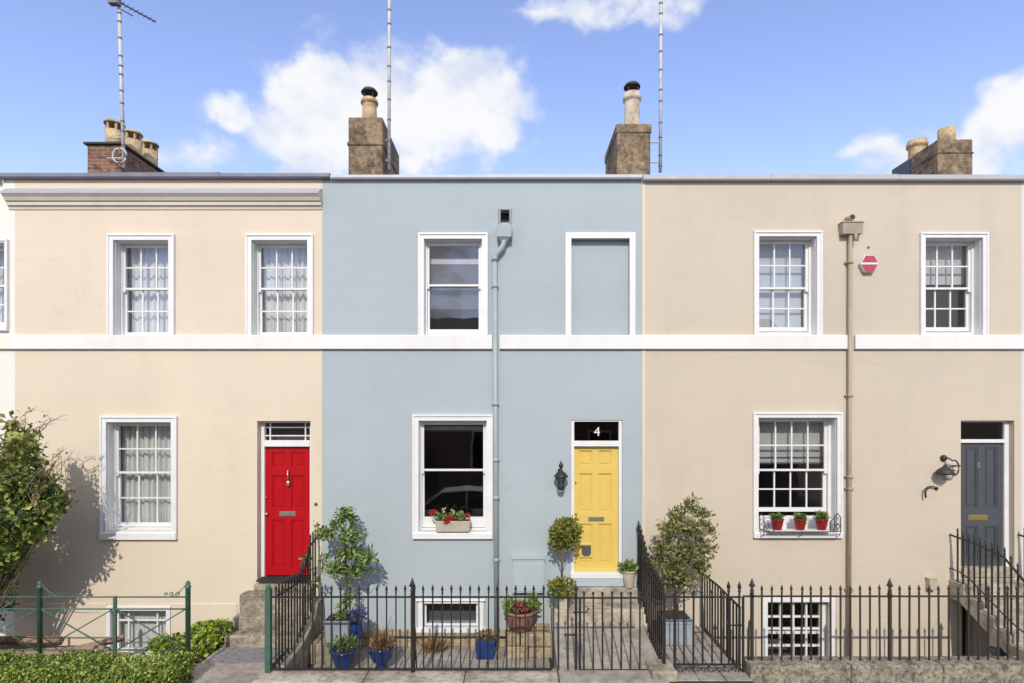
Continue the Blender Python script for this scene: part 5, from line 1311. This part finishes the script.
# -- wire tray with three red pots on the beige house sill
zsr = Z(531) - 0.03
TRY = thing('window_tray', 'wrought wire tray with scrolled ends on the beige house window sill', 'tray', (X(798), -.1, zsr))
ta, tb_ = X(762, -.12), X(838, -.12)
m = MB()
for yy in (-.20, -.02): m.tube([(ta, yy, zsr + .06), (tb_, yy, zsr + .06)], .006, 6)
m.tube([(ta, -.20, zsr + .015), (tb_, -.20, zsr + .015)], .006, 6)
for i in range(26):
    xx = ta + (tb_ - ta) * i / 25; m.tube([(xx, -.20, zsr + .06), (xx, -.02, zsr + .06)], .0035, 4)
for xx in (ta, (ta + tb_) / 2, tb_): m.tube([(xx, -.20, zsr + .06), (xx, -.16, zsr - .02), (xx, -.07, zsr - .05)], .006, 5)
m.build('wire_frame', M['iron'], TRY)
for xx, s in ((ta, 1), (tb_, -1)):
    m = MB()
    m.tube([(xx, -.20, zsr + .06), (xx, -.20, zsr + .30), (xx, -.11, zsr + .36), (xx, -.02, zsr + .30), (xx, -.02, zsr + .06)], .008, 6)
    m.tube([(xx + s * .17, -.20, zsr + .06), (xx + s * .17, -.20, zsr + .24), (xx + s * .09, -.20, zsr + .31), (xx, -.20, zsr + .29)], .007, 6)
    for q, w in ((.05, .04), (.12, .035)):
        m.tube([(xx + s * q + w * (1 - t / 24) * math.cos(t * .6), -.20, zsr + .15 + w * 1.4 * (1 - t / 24) * math.sin(t * .6)) for t in range(14)], .005, 5)
    for zq in (.12, .22): m.tube([(xx, -.11 + .05 * math.cos(t * .6), zsr + zq + .05 * math.sin(t * .6)) for t in range(11)], .005, 5)
    m.build('scroll_end', M['iron'], TRY)
m = MB(); m.lathe((0, 0, 0), [(.06, 0)], 3, False); m = MB()
m.prism([(X(768, -.15), zsr + .075), (X(770.5, -.15), zsr + .064), (X(828, -.15), zsr + .064), (X(831, -.15), zsr + .075)], 'y', -.19, -.03)
m.build('tray', M['alarmwhite'], TRY)
for i, (px, lab) in enumerate(((777.2, 'glossy red pot at the left end of the beige window sill tray'), (800, 'glossy red pot in the middle of the beige window sill tray'), (821.4, 'glossy red pot with the tallest plant at the right end of the beige window tray'))):
    cx = X(px, -.11)
    Q = thing('plant_pot', lab, 'plant pot', (cx, -.11, zsr + .077), 'red pots on the beige window sill')
    pot_lathe(cx, -.11, zsr + .078, .105, .075, .19, M['redpot'], Q, 'pot', True, 22)
    m = MB(); rr = random.Random(60 + i); hh = (.10, .11, .17)[i]
    for _ in range(130):
        a = rr.uniform(0, 6.28); q = rr.random() * .07
        m.leaf(Vector((cx + q * math.cos(a), -.11 + q * math.sin(a), zsr + .25 + rr.random() * hh * .6)), Vector((math.cos(a) * .8, math.sin(a) * .8, rr.uniform(.2, 1.2))).normalized(), rdir(rr), rr.uniform(.05, .1), .026)
    m.build('plant', M['fresh'], Q)
# -- dark plastic bundle at the foot of the grey door steps
m = MB(); blob(m, (X(1000, -.9), -.9, Z(652, -.9)), (.15, .14, .11), .22, random.Random(4)); blob(m, (X(1006, -.85), -.85, Z(656, -.85)), (.13, .12, .07), .25, random.Random(6))
tag(m.build('plastic_bundle', M['cover']), 'crumpled dark plastic bundle lying on the grey door steps', 'bundle')

# ------------------------------------------------------------------ across the street (seen as reflections in the panes)
proto = None
def opp_house():
    o = thing('terraced_house', 'brick terraced house across the street, mirrored in the window panes', 'house', (0, -17.5, -0.3), 'houses across the street')
    MB().box(-2.8, 2.8, -24, -17.5, -0.5, 7.0).build('wall', M['oppbrick'], o)
    MB().prism([(-17.2, 6.95), (-20.7, 8.9), (-24.2, 6.95)], 'x', -2.8, 2.8).build('roof', M['slate'], o)
    for (xx, z0, z1) in ((-1.5, 4.2, 6.0), (1.4, 4.2, 6.0), (-1.4, 0.9, 2.9)):
        w = MB().box(xx - .6, xx + .6, -17.52, -17.44, z0, z1).build('window', M['white'], o)
        MB().box(xx - .5, xx + .5, -17.44, -17.43, z0 + .1, z1 - .1).build('pane', M['carglass'], w)
    MB().box(.95, 1.9, -17.52, -17.44, -0.2, 2.1).build('door', M['slateblue'], o)
    return o
def copy_tree(o, parent=None):
    c = o.copy(); C.objects.link(c); c.parent = parent
    for ch in list(o.children): copy_tree(ch, c)
    return c
proto = opp_house()
for dx in (-11.2, -5.6, 5.6, 11.2):
    c = copy_tree(proto); c.location.x = dx
def parked_car(x, y):
    o = thing('parked_car', 'silver car parked across the street, mirrored in the blue house window', 'car', (x, y, -0.33))
    z = -0.33
    prof = [(-2.1, .35), (-2.12, .62), (-2.0, .78), (-1.15, .95), (1.75, .98), (2.1, .85), (2.15, .5), (2.05, .32)]
    MB().prism([(x + a, z + b) for a, b in prof], 'y', y - .85, y + .85).build('body', M['carpaint'], o, bevel=.08, seg=3)
    cab = MB(); low = [(-1.2, .94), (1.75, .97)]; top = [(-.45, 1.42), (0.2, 1.48), (1.15, 1.44)]
    pl = [(-1.2, .94), (-.5, 1.40), (0.25, 1.47), (1.1, 1.43), (1.8, .97)]
    A = [cab.bm.verts.new((x + a, y - (.80 - .16 * (b - .94) / .5), z + b)) for a, b in pl]; Bv = [cab.bm.verts.new((x + a, y + (.80 - .16 * (b - .94) / .5), z + b)) for a, b in pl]
    cab.bm.faces.new(A); cab.bm.faces.new(Bv[::-1])
    for i in range(5): cab.bm.faces.new((A[i], A[(i + 1) % 5], Bv[(i + 1) % 5], Bv[i]))
    cab.build('cabin_glass', M['carglass'], o, bevel=.04, seg=2)
    rf = MB()
    rf.prism([(x - .52, z + 1.405), (x + .25, z + 1.49), (x + 1.12, z + 1.445), (x + 1.12, z + 1.475), (x + .25, z + 1.53), (x - .55, z + 1.44)], 'y', y - .66, y + .66)
    for s in (-1, 1):
        for (a, b) in (((-1.2, .95), (-.5, 1.42)), ((1.8, .98), (1.1, 1.44)), ((.35, .97), (.3, 1.46))):
            rf.tube([(x + a[0], y + s * .81, z + a[1]), (x + b[0], y + s * .655, z + b[1])], .035, 6)
    rf.build('roof_panel', M['carpaint'], o)
    for wx in (-1.35, 1.35):
        for s in (-1, 1):
            t = MB().tube([(x + wx, y + s * .70, z + .32), (x + wx, y + s * .88, z + .32)], .32, 24).build('wheel', M['tyre'], o)
            MB().tube([(x + wx, y + s * .875, z + .32), (x + wx, y + s * .89, z + .32)], .2, 16).build('rim', M['galv'], t)
    for s in (-1, 1): MB().sphere((x - 2.03, y + s * .6, z + .68), .12, (.6, 1.3, .7), 12, 8).build('headlight', M['headlight'], o)
parked_car(-1.75, -8.4)

# ------------------------------------------------------------------ light, sky
SUN_EL, SUN_AZ = 35.7, 3.5          # sun behind the camera, a little to its left
sd = bpy.data.lights.new('sun', 'SUN'); sd.energy = 3.05; sd.angle = R(0.5); sd.color = (1.0, 0.935, 0.82)
so = bpy.data.objects.new('sun', sd); C.objects.link(so)
ld = Vector((math.sin(R(SUN_AZ)) * math.cos(R(SUN_EL)), math.cos(R(SUN_AZ)) * math.cos(R(SUN_EL)), -math.sin(R(SUN_EL))))
so.rotation_euler = ld.to_track_quat('-Z', 'Y').to_euler(); so.location = (-3, -20, 15)

wd = bpy.data.worlds.new('World'); sc.world = wd; wd.use_nodes = True
nt = wd.node_tree; nt.nodes.clear()
out = nt.nodes.new('ShaderNodeOutputWorld'); bg = nt.nodes.new('ShaderNodeBackground')
sky = nt.nodes.new('ShaderNodeTexSky'); sky.sky_type = 'NISHITA'; sky.sun_disc = False
sky.sun_elevation = R(SUN_EL)
to_sun = -ld
sky.sun_rotation = math.atan2(to_sun.x, to_sun.y)
sky.air_density = 1.0; sky.dust_density = 0.3; sky.ozone_density = 2.0
tc = nt.nodes.new('ShaderNodeTexCoord')
dirv = tc.outputs['Generated']
sep = nt.nodes.new('ShaderNodeSeparateXYZ'); nt.links.new(dirv, sep.inputs[0])
# warp the direction with noise for puffy cloud edges
def wnoise(scale, detail, rough=.55, off=0.0):
    mp = nt.nodes.new('ShaderNodeMapping'); nt.links.new(dirv, mp.inputs[0]); mp.inputs['Location'].default_value = (off, off * .7, off * 1.3); mp.inputs['Scale'].default_value = (1, 1, 1.25)
    n = nt.nodes.new('ShaderNodeTexNoise'); n.inputs['Scale'].default_value = scale; n.inputs['Detail'].default_value = detail; n.inputs['Roughness'].default_value = rough
    nt.links.new(mp.outputs[0], n.inputs['Vector']); return n.outputs['Fac']
mn = lambda op, a, b=None, c=None: math_node(nt, op, a, b, c)
az = mn('MULTIPLY', mn('ARCTAN2', sep.outputs[0], sep.outputs[1]), 180 / PI)
el = mn('MULTIPLY', mn('ARCSINE', sep.outputs[2]), 180 / PI)
az = mn('ADD', az, mn('MULTIPLY', mn('SUBTRACT', wnoise(9, 3, .5, 3.1), .5), 9.0))
el = mn('ADD', el, mn('MULTIPLY', mn('SUBTRACT', wnoise(10, 3, .5, 7.7), .5), 7.0))
def sky_dir(px, py):
    a = math.atan2(px - 512, F); e = math.atan2(HZ - py, math.hypot(px - 512, F)); return math.degrees(a), math.degrees(e)
CL = [(325, 85, 52, 46, 1.2), (300, 130, 66, 48, 1.0), (375, 105, 66, 55, 1.25), (415, 120, 66, 52, 1.2), (445, 112, 62, 46, 1.2), (480, 108, 55, 46, 1.15), (505, 125, 30, 30, .9), (250, 152, 80, 24, .45), (226, 104, 30, 24, .72), (200, 160, 75, 16, .45),
      (590, 8, 70, 24, .72), (540, 20, 34, 16, .6), (650, 14, 70, 16, .6), (1000, 115, 42, 36, 1.1), (985, 145, 62, 36, 1.1), (1035, 115, 50, 50, 1.15), (950, 142, 38, 26, 1.0), (868, 150, 38, 20, .95), (900, 170, 45, 12, .5), (818, 158, 20, 10, .3),
      (60, -80, 80, 30, .6), (800, -120, 120, 40, .7), (1250, 60, 120, 60, 1.0), (-220, 60, 130, 60, .9), (-420, 150, 120, 50, .8)]
dens = None
for px, py, rx, ry, w in CL:
    a, e = sky_dir(px, py); sa = abs(sky_dir(px + rx, py)[0] - sky_dir(px - rx, py)[0]) / 2; se = abs(sky_dir(px, py + ry)[1] - sky_dir(px, py - ry)[1]) / 2
    da = mn('DIVIDE', mn('SUBTRACT', az, a), sa); de = mn('DIVIDE', mn('SUBTRACT', el, e), se)
    q = mn('ADD', mn('MULTIPLY', da, da), mn('MULTIPLY', de, de))
    gss = mn('MULTIPLY', mn('EXPONENT', mn('MULTIPLY', q, -.9)), w)
    dens = gss if dens is None else mn('MAXIMUM', dens, gss)
# unseen clouds added behind the camera to whiten the ambient light
back = mn('MULTIPLY', ramp_f(nt, sep.outputs[1], 0.25, -0.1), ramp_f(nt, wnoise(3.0, 5, .55, 1.0), .36, .58))
dens = mn('MAXIMUM', dens, back)
fb1 = wnoise(19, 10, .6, 0.4)
d2 = mn('ADD', dens, mn('MULTIPLY', mn('SUBTRACT', fb1, .5), 1.0))
alpha = ramp_f(nt, d2, .20, .74)
shade = ramp_f(nt, mn('ADD', wnoise(11, 5, .55, 5.0), mn('MULTIPLY', mn('SUBTRACT', d2, .6), .3)), .34, .66)
CLK = 6.2
ccol = mixc(nt, shade, (0.74 * CLK, 0.80 * CLK, 0.93 * CLK), (CLK, CLK, CLK))
# slightly more saturated, violet leaning blue like the photograph
tint = mixc(nt, 1.0, sky.outputs[0], (1.0, 1.0, 1.0), 'MULTIPLY')
SKYTINT = tint.node if hasattr(tint, 'node') else None
skyc = mixc(nt, 1.0, sky.outputs[0], (1.92, 1.64, 1.80), 'MULTIPLY')
fin = mixc(nt, mn('MULTIPLY', alpha, 0.94), skyc, ccol)
nt.links.new(fin, bg.inputs[0]); bg.inputs[1].default_value = 0.15
nt.links.new(bg.outputs[0], out.inputs[0])

# ------------------------------------------------------------------ camera and view
cd = bpy.data.cameras.new('camera'); co = bpy.data.objects.new('camera', cd); C.objects.link(co)
co.location = (0, -D, CAMZ); co.rotation_euler = (R(90), 0, 0)
cd.sensor_width = 36; cd.lens = 36 * F / 1024; cd.shift_y = (HZ - 341.5) / 1024; cd.clip_end = 2000; cd.clip_start = 0.05
sc.camera = co
sc.view_settings.view_transform = 'Standard'; sc.view_settings.look = 'None'; sc.view_settings.exposure = 0.08; sc.view_settings.gamma = 1.0; sc.view_settings.use_curve_mapping = False
sc.render.resolution_x = 1024; sc.render.resolution_y = 683
sc.cycles.use_denoising = True
sc.cycles.max_bounces = 8; sc.cycles.transparent_max_bounces = 12
